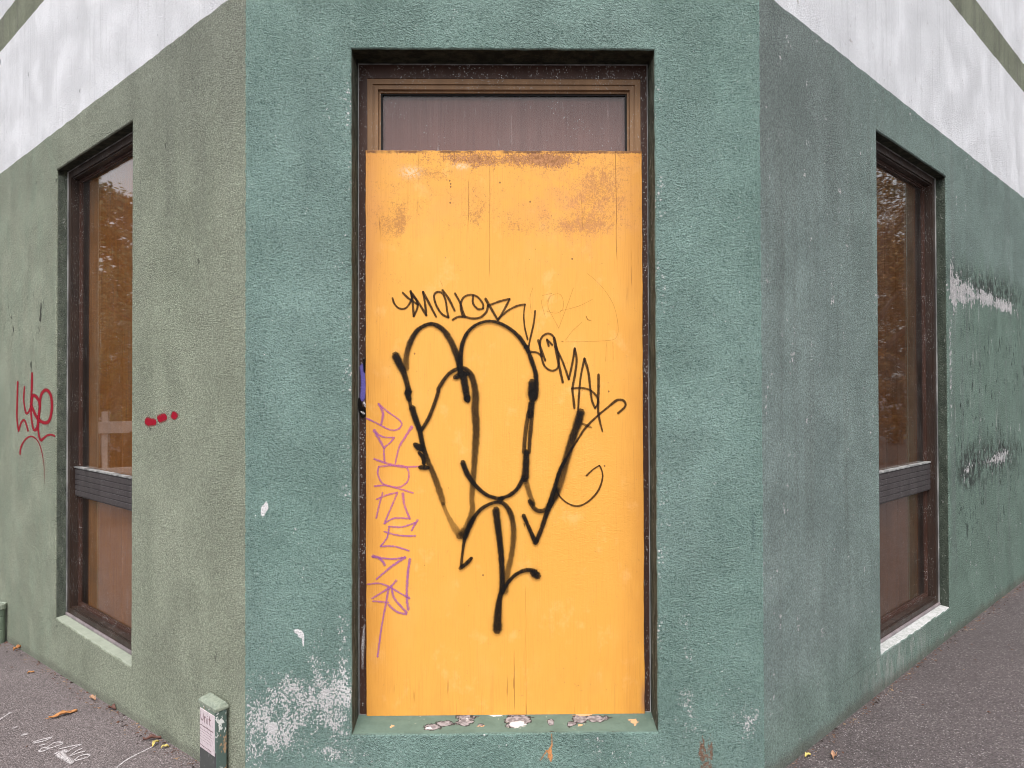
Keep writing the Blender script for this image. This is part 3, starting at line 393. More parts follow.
def sill_mat(name, base, base2, peel):
    m = Mat(name, .8, .3); x, y, z = m.co()
    n1 = m.noise(16, 16, 16, 3, .6, 3); n2 = m.noise(60, 60, 60, 3, .65, 5)
    c = m.mix(n1.step(.3, .7), base, base2)
    c = m.mix(n2.step(.56, .72) * .35, c, m.scale(base, .55))
    if peel == 'spots':
        u = (n1 - .5) * 1.6 + (n2 - .5) * .5
        spots = None; core = None
        for (px_, py_, rx, ry) in ((-.30, .05, .055, .034), (-.245, .075, .05, .03), (-.155, .10, .055, .055), (-.09, .06, .02, .02), (.06, .085, .055, .07), (.10, .10, .04, .05), (.215, .075, .018, .03), (.30, .06, .03, .03), (.345, .10, .05, .04), (.41, .105, .06, .035)):
            b = m.blob(px_, py_, rx, ry, 'xy'); spots = b if spots is None else spots.mx(b)
        f = spots * .72 + u * .62 + (m.noise(34, 34, 34, 3, .7, 15) - .5) * .5
        c = m.mix(f.step(.36, .43), c, (.03, .027, .027))
        c = m.mix(f.step(.45, .52), c, m.mix(n2.step(.35, .65), (.15, .13, .135), (.34, .31, .32)))
        wc = ((m.noise(30, 30, 30, 3, .7, 17) - .5) * .8 + m.blob(.07, .065, .045, .035, 'xy') * .9 + m.blob(-.31, .045, .025, .018, 'xy') * .7 + m.blob(-.15, .105, .02, .02, 'xy') * .6 + (n2 - .5) * .6)
        c = m.mix(wc.step(.5, .65), c, (.66, .63, .62))
        ow = m.blob(-.47, .06, .02, .02, 'xy') + m.blob(.565, .09, .035, .018, 'xy') * .75 + m.blob(.575, .06, .014, .03, 'xy') * .7 + m.blob(.37, .135, .06, .016, 'xy') + m.blob(-.5, .145, .07, .010, 'xy') + m.blob(-.09, .055, .02, .012, 'xy') + m.blob(.34, .055, .014, .010, 'xy') + m.blob(.1, .145, .2, .006, 'xy') * .8
        c = m.mix((ow * .85 + (n2 - .5) * 1.5 + (n1 - .5)).step(.5, .6), c, (.62, .36, .19))
        wd = m.blob(-.02, .138, .045, .018, 'xy') + (n2 - .5) * .4
        c = m.mix((wd + (n2 - .5) * 1.0).step(.45, .7) * .8, c, (.7, .7, .68))
        rd = m.blob(.51, .143, .05, .009, 'xy') + (n2 - .5) * .5
        c = m.mix((rd * .9 + (n2 - .5) * 1.4).step(.5, .65), c, (.34, .02, .02))
        spl = m.voro(55, 55, 55).step(.2, .1) * m.noise(9, 9, 9, 2, .6, 8).step(.55, .65)
        c = m.mix(spl * .7, c, (.6, .55, .45))
    elif peel == 'flaky':
        c = m.mix((n2 * .6 + n1 * .4).step(.42, .56) * .85, c, (.55, .54, .54))
        c = m.mix(m.noise(40, 90, 40, 3, .7, 11).step(.6, .68) * .6, c, (.10, .10, .09))
    m.color(c); m.bump(n2 * .7 + m.noise(220, 220, 220, 2, .6, 9) * .4, .002, .6)
    return m
M_SILL_C = sill_mat('green_sill', (.125, .185, .150), (.100, .150, .122), 'spots')
M_SILL_L = sill_mat('pale_sage_sill', (.31, .335, .27), (.265, .29, .23), '')
M_SILL_R = sill_mat('flaking_sill', (.40, .41, .39), (.30, .32, .29), 'flaky')

def paint_mat(name, c, grain=0.0, soft=.35, rough=.45, streaky=0.0, c2=None):
    """paint laid on a surface by a marker, spray can or chalk"""
    m = Mat(name, rough, .12)
    v, d = m.attr('v'), m.attr('dens')
    e = v.abs()
    n = m.noise(240, 240, 240, 2, .6, 3)
    a = (e + (n - .5) * (.12 + grain * .9)).step(1.0, 1.0 - soft) * d
    if streaky: a = a * (1 - streaky * m.noise(300, 300, 26, 3, .65, 8).step(.45, .75))
    if grain: a = a * (1 - grain * n.step(.42, .62))
    m.alpha(a.sat())
    m.color(c if c2 is None else m.mix(m.noise(1, 1, 1.6, 1, .5, 4).step(.4, .6), c, c2))
    m.m.surface_render_method = 'BLENDED'
    return m
M_INK = paint_mat('black_spray_paint', (.006, .0045, .004), .10, .5, .6, .16)
M_MARKER = paint_mat('black_marker', (.022, .011, .006), .12, .5, .5, .25)
M_PENCIL = paint_mat('scratched_line', (.10, .045, .015), .3, .9, .6)
M_PURPLE = paint_mat('purple_marker', (.34, .11, .32), .42, .75, .5, .35, (.46, .13, .28))
M_RED = paint_mat('red_spray_paint', (.30, .004, .02), .22, .62, .5)
M_CHALK = paint_mat('white_ground_paint', (.66, .61, .61), .80, .8, .8)
M_OVER = paint_mat('overspray_paint', (.16, .13, .42), .2, .6, .3)
M_DRIP = paint_mat('orange_paint_drip', (.62, .27, .10), .6, .6, .6)
M_TEXT = paint_mat('faded_print', (.16, .07, .08), .5, .6, .6)

# ------------------------------------------------------------------ ribbons of paint
def catmull(pts, step):
    out = []
    n = len(pts)
    for i in range(n - 1):
        p0, p1, p2, p3 = pts[max(i - 1, 0)], pts[i], pts[i + 1], pts[min(i + 2, n - 1)]
        L = math.hypot(p2[0] - p1[0], p2[1] - p1[1]); k = max(2, int(L / step))
        for j in range(k):
            t = j / k
            q = []
            for c in range(4):
                a, b, cc, d = p0[c], p1[c], p2[c], p3[c]
                val = .5 * (2 * b + (cc - a) * t + (2 * a - 5 * b + 4 * cc - d) * t * t + (3 * b - a - 3 * cc + d) * t ** 3)
                if c >= 2: val = b + (cc - b) * t
                q.append(val)
            out.append(q)
    out.append(list(pts[-1])); return out
def split_sharp(pts):
    segs = [[pts[0]]]
    for i in range(1, len(pts)):
        segs[-1].append(pts[i])
        if i < len(pts) - 1:
            a = math.atan2(pts[i][1] - pts[i - 1][1], pts[i][0] - pts[i - 1][0]); b = math.atan2(pts[i + 1][1] - pts[i][1], pts[i + 1][0] - pts[i][0])
            d = abs((b - a + math.pi) % (2 * math.pi) - math.pi)
            if d > R(80): segs.append([pts[i]])
    return segs
def ribbons(name, strokes, place, mat, parent, an=(1, 1), step=.006, lift=.0006, wmul=1.0, cap=True):
    """strokes: flat lists x, z, width, density; place(u, v, h) -> 3D point"""
    V, F, av, ad = [], [], [], []
    h = lift
    for st in strokes:
        P = [st[i:i + 4] for i in range(0, len(st), 4)]
        for seg in split_sharp(P):
            q = catmull(seg, step)
            jit = random.random() * 99
            if cap:                          # rounded, fading ends
                def ext(a, b):
                    L = math.hypot(a[0] - b[0], a[1] - b[1]) or 1; w = a[2] * .42
                    return [a[0] + (a[0] - b[0]) / L * w, a[1] + (a[1] - b[1]) / L * w, a[2] * .45, a[3]]
                q = [ext(q[0], q[min(2, len(q) - 1)])] + q + [ext(q[-1], q[max(-3, -len(q))])]
            rows = []
            n = len(q)
            for i, (x, z, w, d) in enumerate(q):
                a, b = q[max(i - 1, 0)], q[min(i + 1, n - 1)]
                tx, tz = (b[0] - a[0]) / an[0], (b[1] - a[1]) / an[1]; L = math.hypot(tx, tz) or 1
                nx, nz = -tz / L, tx / L
                w *= wmul * (1 + .16 * mnoise.noise((i * .35, jit, 0)))
                h += .00004 / n
                row = []
                for k in (-1, -.4, .4, 1):
                    row.append(len(V)); V.append(place(x + nx * w * .5 * k * an[0], z + nz * w * .5 * k * an[1], h)); av.append(float(k)); ad.append(d if not (cap and i in (0, n - 1)) else d * .75)
                rows.append(row)
            for r0, r1 in zip(rows, rows[1:]):
                for k in range(3): F.append((r0[k], r1[k], r1[k + 1], r0[k + 1]))
            h += .00002
    me = bpy.data.meshes.new(name); me.from_pydata(V, [], F); me.update()
    me.attributes.new('v', 'FLOAT', 'POINT').data.foreach_set('value', av)
    me.attributes.new('dens', 'FLOAT', 'POINT').data.foreach_set('value', ad)
    return link(name, me, parent, mat)

# ------------------------------------------------------------------ ground
def ground():
    m = Mat('pavement_asphalt', .9, .25); x, y, z = m.co()
    ag = m.voro(190, 190, 190, out=1); v = m.voro(190, 190, 190)
    sep = m.nt.nodes.new('ShaderNodeSeparateColor'); m.nt.links.new(ag.k, sep.inputs[0]); rr = S(m.nt, sep.outputs[0])
    n1 = m.noise(1.1, 1.1, 1.1, 4, .6, 2); n2 = m.noise(40, 40, 40, 3, .7, 4); n3 = m.noise(6, 6, 6, 3, .6, 6)
    side = (x + (n1 - .5) * .6).step(.4, 1.4)
    base = m.mix(side, (.192, .160, .158), (.128, .107, .106))
    base = m.mix(n1.step(.35, .68) * .45, base, m.scale(base, .68))
    base = m.mix(n3.step(.5, .75) * .3, base, m.scale(base, 1.25))
    c = m.mix(rr.step(.05, .95), m.scale(base, .55), m.scale(base, 1.35))
    c = m.mix(rr.step(.93, .98) * .6, c, (.48, .43, .43))
    c = m.mix(v.step(.45, .75) * .40, c, m.scale(base, .4))
    c = m.mix(m.noise(2.6, 2.6, 2.6, 5, .7, 14).step(.5, .72) * .35, c, m.scale(base, .55))
    c = m.mix(n2.step(.6, .75) * .35, c, m.scale(base, .4))
    m.color(c)
    m.bump((1 - v) * .8 + n2 * .5, .005, .8)
    # one sheet: fine near the building, out to the horizon
    def axis():
        a = [-2500, -900, -300, -120, -60, -35, -22, -15] + [-12 + i * .5 for i in range(49)] + [15, 22, 35, 60, 120, 300, 900, 2500]
        return a
    ax, ay = axis(), axis(); bm = bmesh.new()
    g = [[bm.verts.new((a, b, gz(a, b))) for a in ax] for b in ay]
    for j in range(len(ay) - 1):
        for i in range(len(ax) - 1): bm.faces.new((g[j][i], g[j][i + 1], g[j + 1][i + 1], g[j + 1][i]))
    o = obj('pavement', bm, m, smooth=True); o['kind'] = 'structure'; o['label'] = 'pinkish grey asphalt pavement round the building corner'
    rm = Mat('road_asphalt', .9, .25); rm.color(rm.mix(rm.noise(200, 200, 200, 2, .6, 2).step(.4, .7), (.045, .045, .047), (.075, .073, .073)))
    for k, (sx, lift) in enumerate(((-1, .006), (1, .010))):
        bm = bmesh.new(); rows = []
        for i in range(60):
            t = -8 + i * 1.0
            row = []
            for w in (4.6, 7.6, 10.6, 13.0):
                # runs parallel to the side wall, w metres in front of it
                px_ = sx * (1.09 + t * .7071 + w * .7071); py_ = t * .7071 - w * .7071
                row.append(bm.verts.new((px_, py_, gz(px_, py_) + lift)))
            rows.append(row)
        for a, b in zip(rows, rows[1:]):
            for i in range(3): bm.faces.new((a[i], a[i + 1], b[i + 1], b[i]) if sx > 0 else (a[i], b[i], b[i + 1], a[i + 1]))
        o = obj('road', bm, rm, smooth=True); o['kind'] = 'structure'
ground()

# ------------------------------------------------------------------ the building
bld = thing('corner_building', 'rendered corner building with splayed teal corner between sage and grey green walls', 'building', (0, 0, 0))
def wall_mesh(x0, x1, z0, z1, op, depth, seed):
    bm = bmesh.new(); rnd = random.Random(seed)
    ox0, ox1, oz0, oz1 = op
    outer = [bm.verts.new((a, 0, b)) for a, b in ((x0, z0), (x1, z0), (x1, z1), (x0, z1))]
    def loop(y, inset, jit, ph):
        pts = []
        corners = [(ox0 + inset, oz0 + inset), (ox1 - inset, oz0 + inset), (ox1 - inset, oz1 - inset), (ox0 + inset, oz1 - inset)]
        for k in range(4):
            a, b = corners[k], corners[(k + 1) % 4]
            n = int((ox1 - ox0 if k % 2 == 0 else oz1 - oz0) / .022)
            for i in range(n):
                t = i / n; px_, pz_ = a[0] + (b[0] - a[0]) * t, a[1] + (b[1] - a[1]) * t
                j = jit * (mnoise.noise((px_ * 22, pz_ * 22, seed * 3.1)) + .6 * mnoise.noise((px_ * 7, pz_ * 7, seed))) if 0 < i < n else 0
                if k % 2 == 0: pz_ += j
                else: px_ += j
                pts.append(bm.verts.new((px_, y, pz_)))
        return pts
    loops = [loop(0, 0, .0035, 0), loop(.002, .003, .0032, 0), loop(.007, .006, .003, 0), loop(.016, .0075, .0024, 0), loop(depth, .0075, .001, 0)]
    es = []
    for L in (outer, loops[0]):
        for i in range(len(L)): es.append(bm.edges.new((L[i], L[(i + 1) % len(L)])))
    bmesh.ops.triangle_fill(bm, use_beauty=True, use_dissolve=False, edges=es, normal=(0, -1, 0))
    for A, B in zip(loops, loops[1:]):
        for i in range(len(A)): bm.faces.new((A[i], A[(i + 1) % len(A)], B[(i + 1) % len(B)], B[i]))
    return bm
OPC = (-.637, .671, .232, 3.157); OPL = (-2.616, -1.281, .209, 3.166); OPR = (1.401, 2.731, .212, 3.151)
ROT = {'c': 0.0, 'l': R(-45), 'r': R(45)}; LOC = {'c': (0, 0, 0), 'l': (CXL, 0, 0), 'r': (CXR, 0, 0)}
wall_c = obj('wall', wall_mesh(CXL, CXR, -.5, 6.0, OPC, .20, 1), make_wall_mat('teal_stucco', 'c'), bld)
wall_c['label'] = 'splayed corner wall in teal render with white flaked patches low down'
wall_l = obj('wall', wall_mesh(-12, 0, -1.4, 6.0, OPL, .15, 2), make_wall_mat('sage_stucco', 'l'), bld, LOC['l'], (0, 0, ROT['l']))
wall_l['label'] = 'sage green roughcast wall with a white upper band and red spray marks'
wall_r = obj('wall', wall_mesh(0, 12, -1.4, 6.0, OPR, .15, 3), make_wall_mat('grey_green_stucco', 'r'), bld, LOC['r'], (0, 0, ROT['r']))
wall_r['label'] = 'grey green roughcast wall with peeling white patches'
bm = bmesh.new()
k = 12 * .70711
vs = [bm.verts.new((a, b, 5.99)) for a, b in ((CXL, 0), (CXR, 0), (CXR + k, k), (CXR + k - 4, k + 4), (CXL - k + 4, k + 4), (CXL - k, k))]
bm.faces.new(vs)
M_ROOF = Mat('roof_sheet', .7); M_ROOF.color(M_ROOF.mix(M_ROOF.noise(3, 3, 3, 2, .5, 1).step(.3, .7), (.25, .25, .25), (.32, .32, .32)))
obj('roof', bm, M_ROOF, bld)

def wedge(x0, x1, y0, y1, zf, zb, zlow, seed, lip=.0):
    """sloping sill with a slightly worn front edge"""
    bm = bmesh.new(); n = 60; rows = []
    for i in range(n + 1):
        x = x0 + (x1 - x0) * i / n
        w = .0018 * mnoise.noise((x * 14, seed, 0)) + .0010 * mnoise.noise((x * 45, seed, 3))
        rows.append([bm.verts.new(c) for c in ((x, y0 - lip, zlow), (x, y0 - lip + w * .4, zf - .006 + w), (x, y0 - lip + .006, zf + w), (x, (y0 + y1) / 2, (zf + zb) / 2 + w * .8), (x, y1, zb), (x, y1, zlow))])
    for a, b in zip(rows, rows[1:]):
        for j in range(6): bm.faces.new((a[j], b[j], b[(j + 1) % 6], a[(j + 1) % 6]))
    bm.faces.new(rows[0][::-1]); bm.faces.new(rows[-1])
    return bm

# window behind the board
def window_c():
    x0, x1, z0, z1 = -.6295, .6635, .2395, 3.1495
    D = .152
    bm = bmesh.new(); add_ring(bm, x0, x1, z0 + .022, z1, -.590, .632, .300, 3.086, D, .215)
    win = obj('window', bm, M_FRAME_DARK, bld); win['label'] = 'boarded corner window in a dark brown speckled frame'
    bm = bmesh.new()
    add_ring(bm, -.590, .632, .300, 3.086, -.566, .608, .324, 3.062, D + .004, .21)
    add_ring(bm, -.566, .608, .324, 3.062, -.557, .599, .333, 3.053, D + .012, .21)
    add_ring(bm, -.557, .599, .333, 3.053, -.543, .585, .347, 3.040, D + .007, .21)
    add_ring(bm, -.543, .585, .347, 3.040, -.533, .575, .357, 3.030, D + .024, .21)
    obj('sash_frame', bm, M_BRONZE, win)
    bm = bmesh.new(); add_ring(bm, -.533, .575, .357, 3.030, -.527, .569, .363, 3.024, D + .034, .208)
    obj('gasket', bm, M_GASKET, win)
    bm = bmesh.new(); add_box(bm, -.531, .573, .194, .200, .359, 3.028)
    obj('pane', bm, M_GLASS_DUSTY, win)
    bm = bmesh.new(); add_box(bm, x0 - .05, x1 + .05, .2185, .230, .2, 3.2)
    obj('backing_board', bm, M_BACK_C, win)
    bm = bmesh.new()
    add_ring(bm, x0, x1, z0 + .022, z1, x0 + .004, x1 - .004, z0 + .026, z1 - .004, D - .006, D - .0005)
    obj('sealant', bm, M_SEALANT, win)
    bm = wedge(x0 - .012, x1 + .012, .004, .151, .2405, .264, .225, 5, .0)
    obj('sill', bm, M_SILL_C, win)
    return win
win_c = window_c()

def window_side(key, op, back, label, sillm):
    loc, rot = LOC[key], (0, 0, ROT[key])
    x0, x1, z0, z1 = op[0] + .0075, op[1] - .0075, op[2] + .0075, op[3] - .0075
    D = .072
    zb = .238
    bm = bmesh.new()
    # outer frame with a stepped head: flange, then the deep inner channel
    add_ring(bm, x0, x1, zb, z1, x0 + .050, x1 - .050, zb + .040, z1 - .045, D, .140)
    add_ring(bm, x0 + .050, x1 - .050, zb + .040, z1 - .045, x0 + .058, x1 - .058, zb + .050, z1 - .053, D + .010, .140)
    win = obj('window', bm, M_SIDE_FRAME, bld, loc, rot); win['label'] = label
    bm = bmesh.new()
    add_ring(bm, x0 + .058, x1 - .058, zb + .050, z1 - .053, x0 + .072, x1 - .072, zb + .066, z1 - .066, D + .048, .140)
    add_ring(bm, x0 + .072, x1 - .072, zb + .066, z1 - .066, x0 + .080, x1 - .080, zb + .074, z1 - .074, D + .056, .140)
    obj('sash_frame', bm, M_FRAME_DARK, win)
    bm = bmesh.new(); add_box(bm, x0 + .076, x1 - .076, .131, .137, zb + .07, z1 - .07)
    obj('pane', bm, M_GLASS, win)
    # cross rail with ribs running along it
    bm = bmesh.new(); r0, r1 = 1.012, 1.196; yr = D + .030
    add_box(bm, x0 + .0585, x1 - .0585, yr, .1305, r0, r1, .003)
    n = 5
    for i in range(n):
        a = r0 + .006 + (r1 - r0 - .012) * i / n; b = r0 + .006 + (r1 - r0 - .012) * (i + 1) / n
        add_box(bm, x0 + .060, x1 - .060, yr - .004, yr + .002, a + .0025, b - .0025, .0015)
    obj('cross_rail', bm, M_RAIL, win)
    bm = bmesh.new(); add_box(bm, x0 + .059, x1 - .059, yr - .008, yr + .028, r1 + .0005, r1 + .010, .001)
    obj('rail_bead', bm, M_SEALANT, win)
    bm = bmesh.new(); add_box(bm, x0 - .05, x1 + .05, .1725, .185, .14, 3.28)
    obj('lining', bm, M_LINING, win)
    bm = bmesh.new()
    nb = 5; w = (x1 - x0 - .32) / nb
    for i in range(nb):
        add_box(bm, x0 + .16 + i * w + .0015, x0 + .16 + (i + 1) * w - .0015, .150, .1722, .20, z1 - .02, .002)
    obj('backing_board', bm, back, win)
    bm = bmesh.new(); add_ring(bm, x0, x1, zb, z1, x0 + .005, x1 - .005, zb + .003, z1 - .003, D - .008, D - .0005)
    obj('sealant', bm, M_SEALANT, win)
    bm = bmesh.new(); add_box(bm, x0 + .001, x1 - .001, D - .012, D + .062, zb - .012, zb + .006, .003)
    obj('bottom_flashing', bm, M_FLASH, win)
    bm = wedge(op[0] - .003, op[1] + .003, .004, D + .02, op[2] + .0095, zb - .008, op[2] - .02, 8 + op[0])
    obj('sill', bm, sillm, win)
    return win
win_l = window_side('l', OPL, M_BACK, 'tall brown framed window in the sage green wall', M_SILL_L)
win_r = window_side('r', OPR, M_BACK_R, 'tall brown framed window in the grey green wall', M_SILL_R)

# paint on the building
ribbons('spray_tag', TRACE['red'], lambda u, v, h: (u, -.0012 - h, v), M_RED, wall_l, (2.4, 1), .012, wmul=1.75)['label'] = 'red sprayed scrawl reading Lybe'
for k_, lab in enumerate(('longest', 'middle', 'roundest')):
    ribbons('spray_dot', TRACE['dots'][k_:k_ + 1], lambda u, v, h: (u, -.0012 - h, v), M_RED, wall_l, (2.1, 1), .01, wmul=1.9)['label'] = lab + ' of three red sprayed dashes in a row'
ribbons('paint_drip', [[.213, .236, .004, .8, .214, .20, .005, .9, .212, .185, .010, 1, .205, .165, .022, 1, .207, .14, .026, 1, .209, .122, .010, .9],
                       [.203, .170, .010, .9, .185, .155, .007, .7, .165, .125, .005, .5], [.199, .16, .012, .9, .19, .165, .010, .8], [.205, .15, .01, .9, .195, .135, .006, .6]],
        lambda u, v, h: (u, -.0012 - h, v), M_DRIP, wall_c, step=.008)['label'] = 'dried orange paint drip below the sill'
for k_, (mat_, st_, lab) in enumerate((
        (M_OVER, [-.612, 1.80, .030, .9, -.606, 1.72, .032, 1, -.610, 1.66, .034, .9], 'purple paint smear'),
        (M_INK, [-.600, 1.83, .020, 1, -.598, 1.78, .022, 1], 'small black paint smear'),
        (M_INK, [-.625, 1.655, .016, 1, -.618, 1.61, .03, 1, -.608, 1.585, .028, 1, -.60, 1.62, .02, .9], 'black paint blot'),
        (M_CHALK, [-.603, 1.64, .016, 1, -.597, 1.625, .014, 1], 'white fleck on the black blot'),
        (M_CHALK, [-.615, 1.60, .01, 1, -.603, 1.592, .012, 1], 'lower white fleck on the black blot'),
        (M_CHALK, [-.603, .66, .010, .4, -.609, .58, .020, .7, -.611, .47, .014, .3], 'painted pale highlight low on the frame'))):  # this last stroke is a gloss highlight painted onto the frame
    ribbons('smear_and_highlight', [st_], lambda u, v, h, k_=k_: (u, .1445 - .0006 * k_ - h, v), mat_, win_c, step=.01)['label'] = lab
# ------------------------------------------------------------------ the plywood board
board = thing('plywood_board', 'orange painted plywood sheet covered in black graffiti, fixed over the corner window', 'board', (.021, .137, .256))
def board_mesh():
    bm = bmesh.new(); W, H, T = .6135, 2.502, .0128
    def edge(n, a, b, vert):
        pts = []
        for i in range(n):
            t = i / n; x, z = a[0] + (b[0] - a[0]) * t, a[1] + (b[1] - a[1]) * t
            j = .0016 * mnoise.noise((x * 30, z * 30, 1.7)) + .0022 * mnoise.noise((x * 6, z * 6, 4.7)) if i else 0
            if not vert and z > 1: j += .0035 * mnoise.noise((x * 55, 0, 9)) 
            pts.append((x + j, z) if vert else (x, z + j))
        return pts
    P = edge(90, (-W, 0), (W, .002), False) + edge(70, (W, .002), (W - .001, H), True) + edge(120, (W - .001, H), (-W - .003, H + .002), False) + edge(70, (-W - .003, H + .002), (-W, 0), True)
    L = []
    for (y, ins) in ((0, .0015), (.0015, 0), (T, 0)):
        L.append([bm.verts.new((x - math.copysign(ins, x), y, z + (ins if z < 1 else -ins))) for x, z in P])
    bm.faces.new(L[0])
    bm.faces.new(L[2][::-1])
    for A, B in zip(L, L[1:]):
        for i in range(len(A)): bm.faces.new((A[(i + 1) % len(A)], A[i], B[i], B[(i + 1) % len(B)]))
    bmesh.ops.recalc_face_normals(bm, faces=bm.faces)
    return bm
sheet = obj('sheet', board_mesh(), board_mat(), board)
on_board = lambda base: (lambda u, v, h: (u, -base - h, v))
ribbons('graffiti_tag', [[v_ * .6 if i_ % 4 == 3 else v_ for i_, v_ in enumerate(s_)] for s_ in TRACE['pencil']], on_board(.0004), M_PENCIL, board)['label'] = 'faint thin scratched drawing'
ribbons('graffiti_tag', TRACE['purple'], on_board(.0010), M_PURPLE, board, wmul=1.6)['label'] = 'purple marker writing running down the edge'
ribbons('graffiti_tag', TRACE['thin'][:13], on_board(.0018), M_MARKER, board, wmul=1.3)['label'] = 'thin black marker name above the large tag'
ribbons('graffiti_tag', TRACE['thin'][13:27], on_board(.0022), M_MARKER, board, wmul=1.3)['label'] = 'thin brownish marker name sloping down to the right'
ribbons('graffiti_tag', TRACE['thin'][27:], on_board(.0025), M_MARKER, board, wmul=1.3)['label'] = 'long thin marker hook at the right'
halo = [[v_ * 1.7 if i_ % 4 == 2 else (v_ * .07 if i_ % 4 == 3 else v_) for i_, v_ in enumerate(s_)] for s_ in TRACE['big']]
ribbons('graffiti_tag', halo + TRACE['big'], on_board(.0028), M_INK, board, wmul=1.26)['label'] = 'large black sprayed tag'

# ------------------------------------------------------------------ paint on the pavement
def on_ground(u, v, h): return (u, v, gz(u, v) + .003 + h)
o = ribbons('painted_marking', TRACE['chalk'], on_ground, M_CHALK, None, (1, 2.1), .02, wmul=1.7); o['kind'] = 'structure'; o['label'] = 'white sprayed utility numbers on the pavement'
o = ribbons('painted_marking', TRACE['cline'], on_ground, M_CHALK, None, (1.0, 1.5), .02, wmul=1.6); o['kind'] = 'structure'; o['label'] = 'white sprayed line on the pavement'

# ------------------------------------------------------------------ marker post at the foot of the left wall
t_l = Vector((-math.cos(R(45)), math.sin(R(45)), 0)); n_l = Vector((-math.sin(R(45)), -math.cos(R(45)), 0))
base = Vector((CXL, 0, 0)) + t_l * .222 + n_l * .040
post = thing('marker_post', 'short green marker post with a worn printed plate, by the sage wall', 'post', (base.x, base.y, gz(base.x, base.y) - .02), (0, 0, R(-45)))
def post_mat():
    m = Mat('worn_green_post', .7, .35); x, y, z = m.co()
    n = m.noise(40, 40, 30, 3, .65, 2); c = m.mix(m.noise(9, 9, 9, 3, .6, 5).step(.3, .7), (.20, .25, .19), (.14, .185, .15))
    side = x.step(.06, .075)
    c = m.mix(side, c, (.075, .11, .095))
    f = (n + (m.blob(.0, .29, .03, .05, 'yz') * .16) * side).step(.60, .66)
    c = m.mix(f * .9, c, (.66, .66, .63))
    c = m.mix((m.noise(25, 25, 18, 3, .7, 8) + m.blob(.015, .20, .015, .06, 'yz') * .18 * side).step(.62, .70) * .8, c, (.42, .25, .14))
    front = y.step(-.022, -.024) * z.step(.17, .16)
    c = m.mix(front * .85, c, (.05, .045, .05))
    m.color(c); m.bump(n, .0015, .7); return m
M_POST = post_mat()
hx, hy, hz = .079, .025, .352
bm = bmesh.new(); add_box(bm, -hx, hx, -hy, hy, -.3, hz - .012, .004, 2); obj('shaft', bm, M_POST, post)
bm = bmesh.new()
vs = []
for z_, ex in ((hz - .0118, .004), (hz + .002, .005), (hz + .012, -.002), (hz + .018, -.014)):
    vs.append([bm.verts.new((sx * (hx + ex), sy * (hy + ex if ex > -.01 else hy - .008), z_ + (.006 if sy > 0 and ex < .005 else 0))) for sx, sy in ((-1, -1), (1, -1), (1, 1), (-1, 1))])
bm.faces.new(vs[0][::-1]); bm.faces.new(vs[-1])
for a, b in zip(vs, vs[1:]):
    for i in range(4): bm.faces.new((a[i], a[(i + 1) % 4], b[(i + 1) % 4], b[i]))
M_CAP = Mat('sage_cap', .7, .35); M_CAP.color(M_CAP.mix(M_CAP.noise(60, 60, 60, 3, .65, 3).step(.4, .7), (.28, .31, .245), (.18, .21, .165)))
obj('cap', bm, M_CAP, post)
bm = bmesh.new(); add_box(bm, -.070, .070, -hy - .003, -hy + .0005, .150, .322, .001)
M_PLATE = Mat('faded_plate', .6, .4); M_PLATE.color(M_PLATE.mix(M_PLATE.noise(70, 70, 50, 3, .7, 3).step(.5, .72) * .7, (.58, .50, .52), (.32, .26, .28)))
plate = obj('name_plate', bm, M_PLATE, post)
st = []
def L_(*p):
    o_ = []
    for a, b in p: o_ += [a, b, .006, .9]
    st.append(o_)
gx = -.058
L_((gx, .308), (gx, .285), (gx + .012, .272), (gx + .024, .285), (gx + .024, .308))            # U
L_((gx + .036, .272), (gx + .036, .296)); L_((gx + .036, .290), (gx + .045, .297), (gx + .054, .292), (gx + .055, .272))   # n
L_((gx + .068, .272), (gx + .068, .296)); L_((gx + .068, .305), (gx + .069, .307))             # i
L_((gx + .086, .308), (gx + .086, .276), (gx + .094, .272)); L_((gx + .078, .296), (gx + .096, .296))   # t
for i in range(4): st[-1 - i] = st[-1 - i]
rndp = random.Random(4)
for r_, (zz_, hh) in enumerate(((.252, .007), (.236, .0035), (.225, .003), (.214, .003), (.203, .003), (.192, .003), (.168, .006))):
    xx = -.060
    while xx < .052:
        w_ = rndp.uniform(.004, .012)
        st.append([xx, zz_ + rndp.uniform(-.001, .001), hh, .75, xx + w_, zz_ + rndp.uniform(-.001, .001), hh, .75]); xx += w_ + rndp.uniform(.004, .008)
ribbons('lettering', st, lambda u, v, h: (u, -hy - .0035 - h, v), M_TEXT, plate, step=.004)

# ------------------------------------------------------------------ pipe stub at the left edge
pb = Vector((CXL, 0, 0)) + t_l * 3.80 + n_l * .062
pipe = thing('pipe_stub', 'short green painted pipe stub with joint rings at the wall foot', 'pipe', (pb.x, pb.y, gz(pb.x, pb.y)))
def lathe(prof, n=28):
    bm = bmesh.new(); rings = [[bm.verts.new((r_ * math.cos(2 * math.pi * k_ / n), r_ * math.sin(2 * math.pi * k_ / n), z_)) for k_ in range(n)] for r_, z_ in prof]
    for a, b in zip(rings, rings[1:]):
        for k_ in range(n): bm.faces.new((a[k_], a[(k_ + 1) % n], b[(k_ + 1) % n], b[k_]))
    if prof[-1][0] > 0: bm.faces.new(rings[-1])
    return bm
M_PIPE = Mat('green_pipe_paint', .55, .45); M_PIPE.color(M_PIPE.mix(M_PIPE.noise(30, 30, 14, 3, .6, 2).step(.35, .7), (.20, .25, .18), (.14, .18, .135)))
obj('pipe_body', lathe([(.052, -.05), (.052, .10), (.050, .104), (.050, .108), (.052, .112), (.052, .195), (.050, .2), (.050, .203), (.052, .207), (.052, .255)]), M_PIPE, pipe, smooth=False)
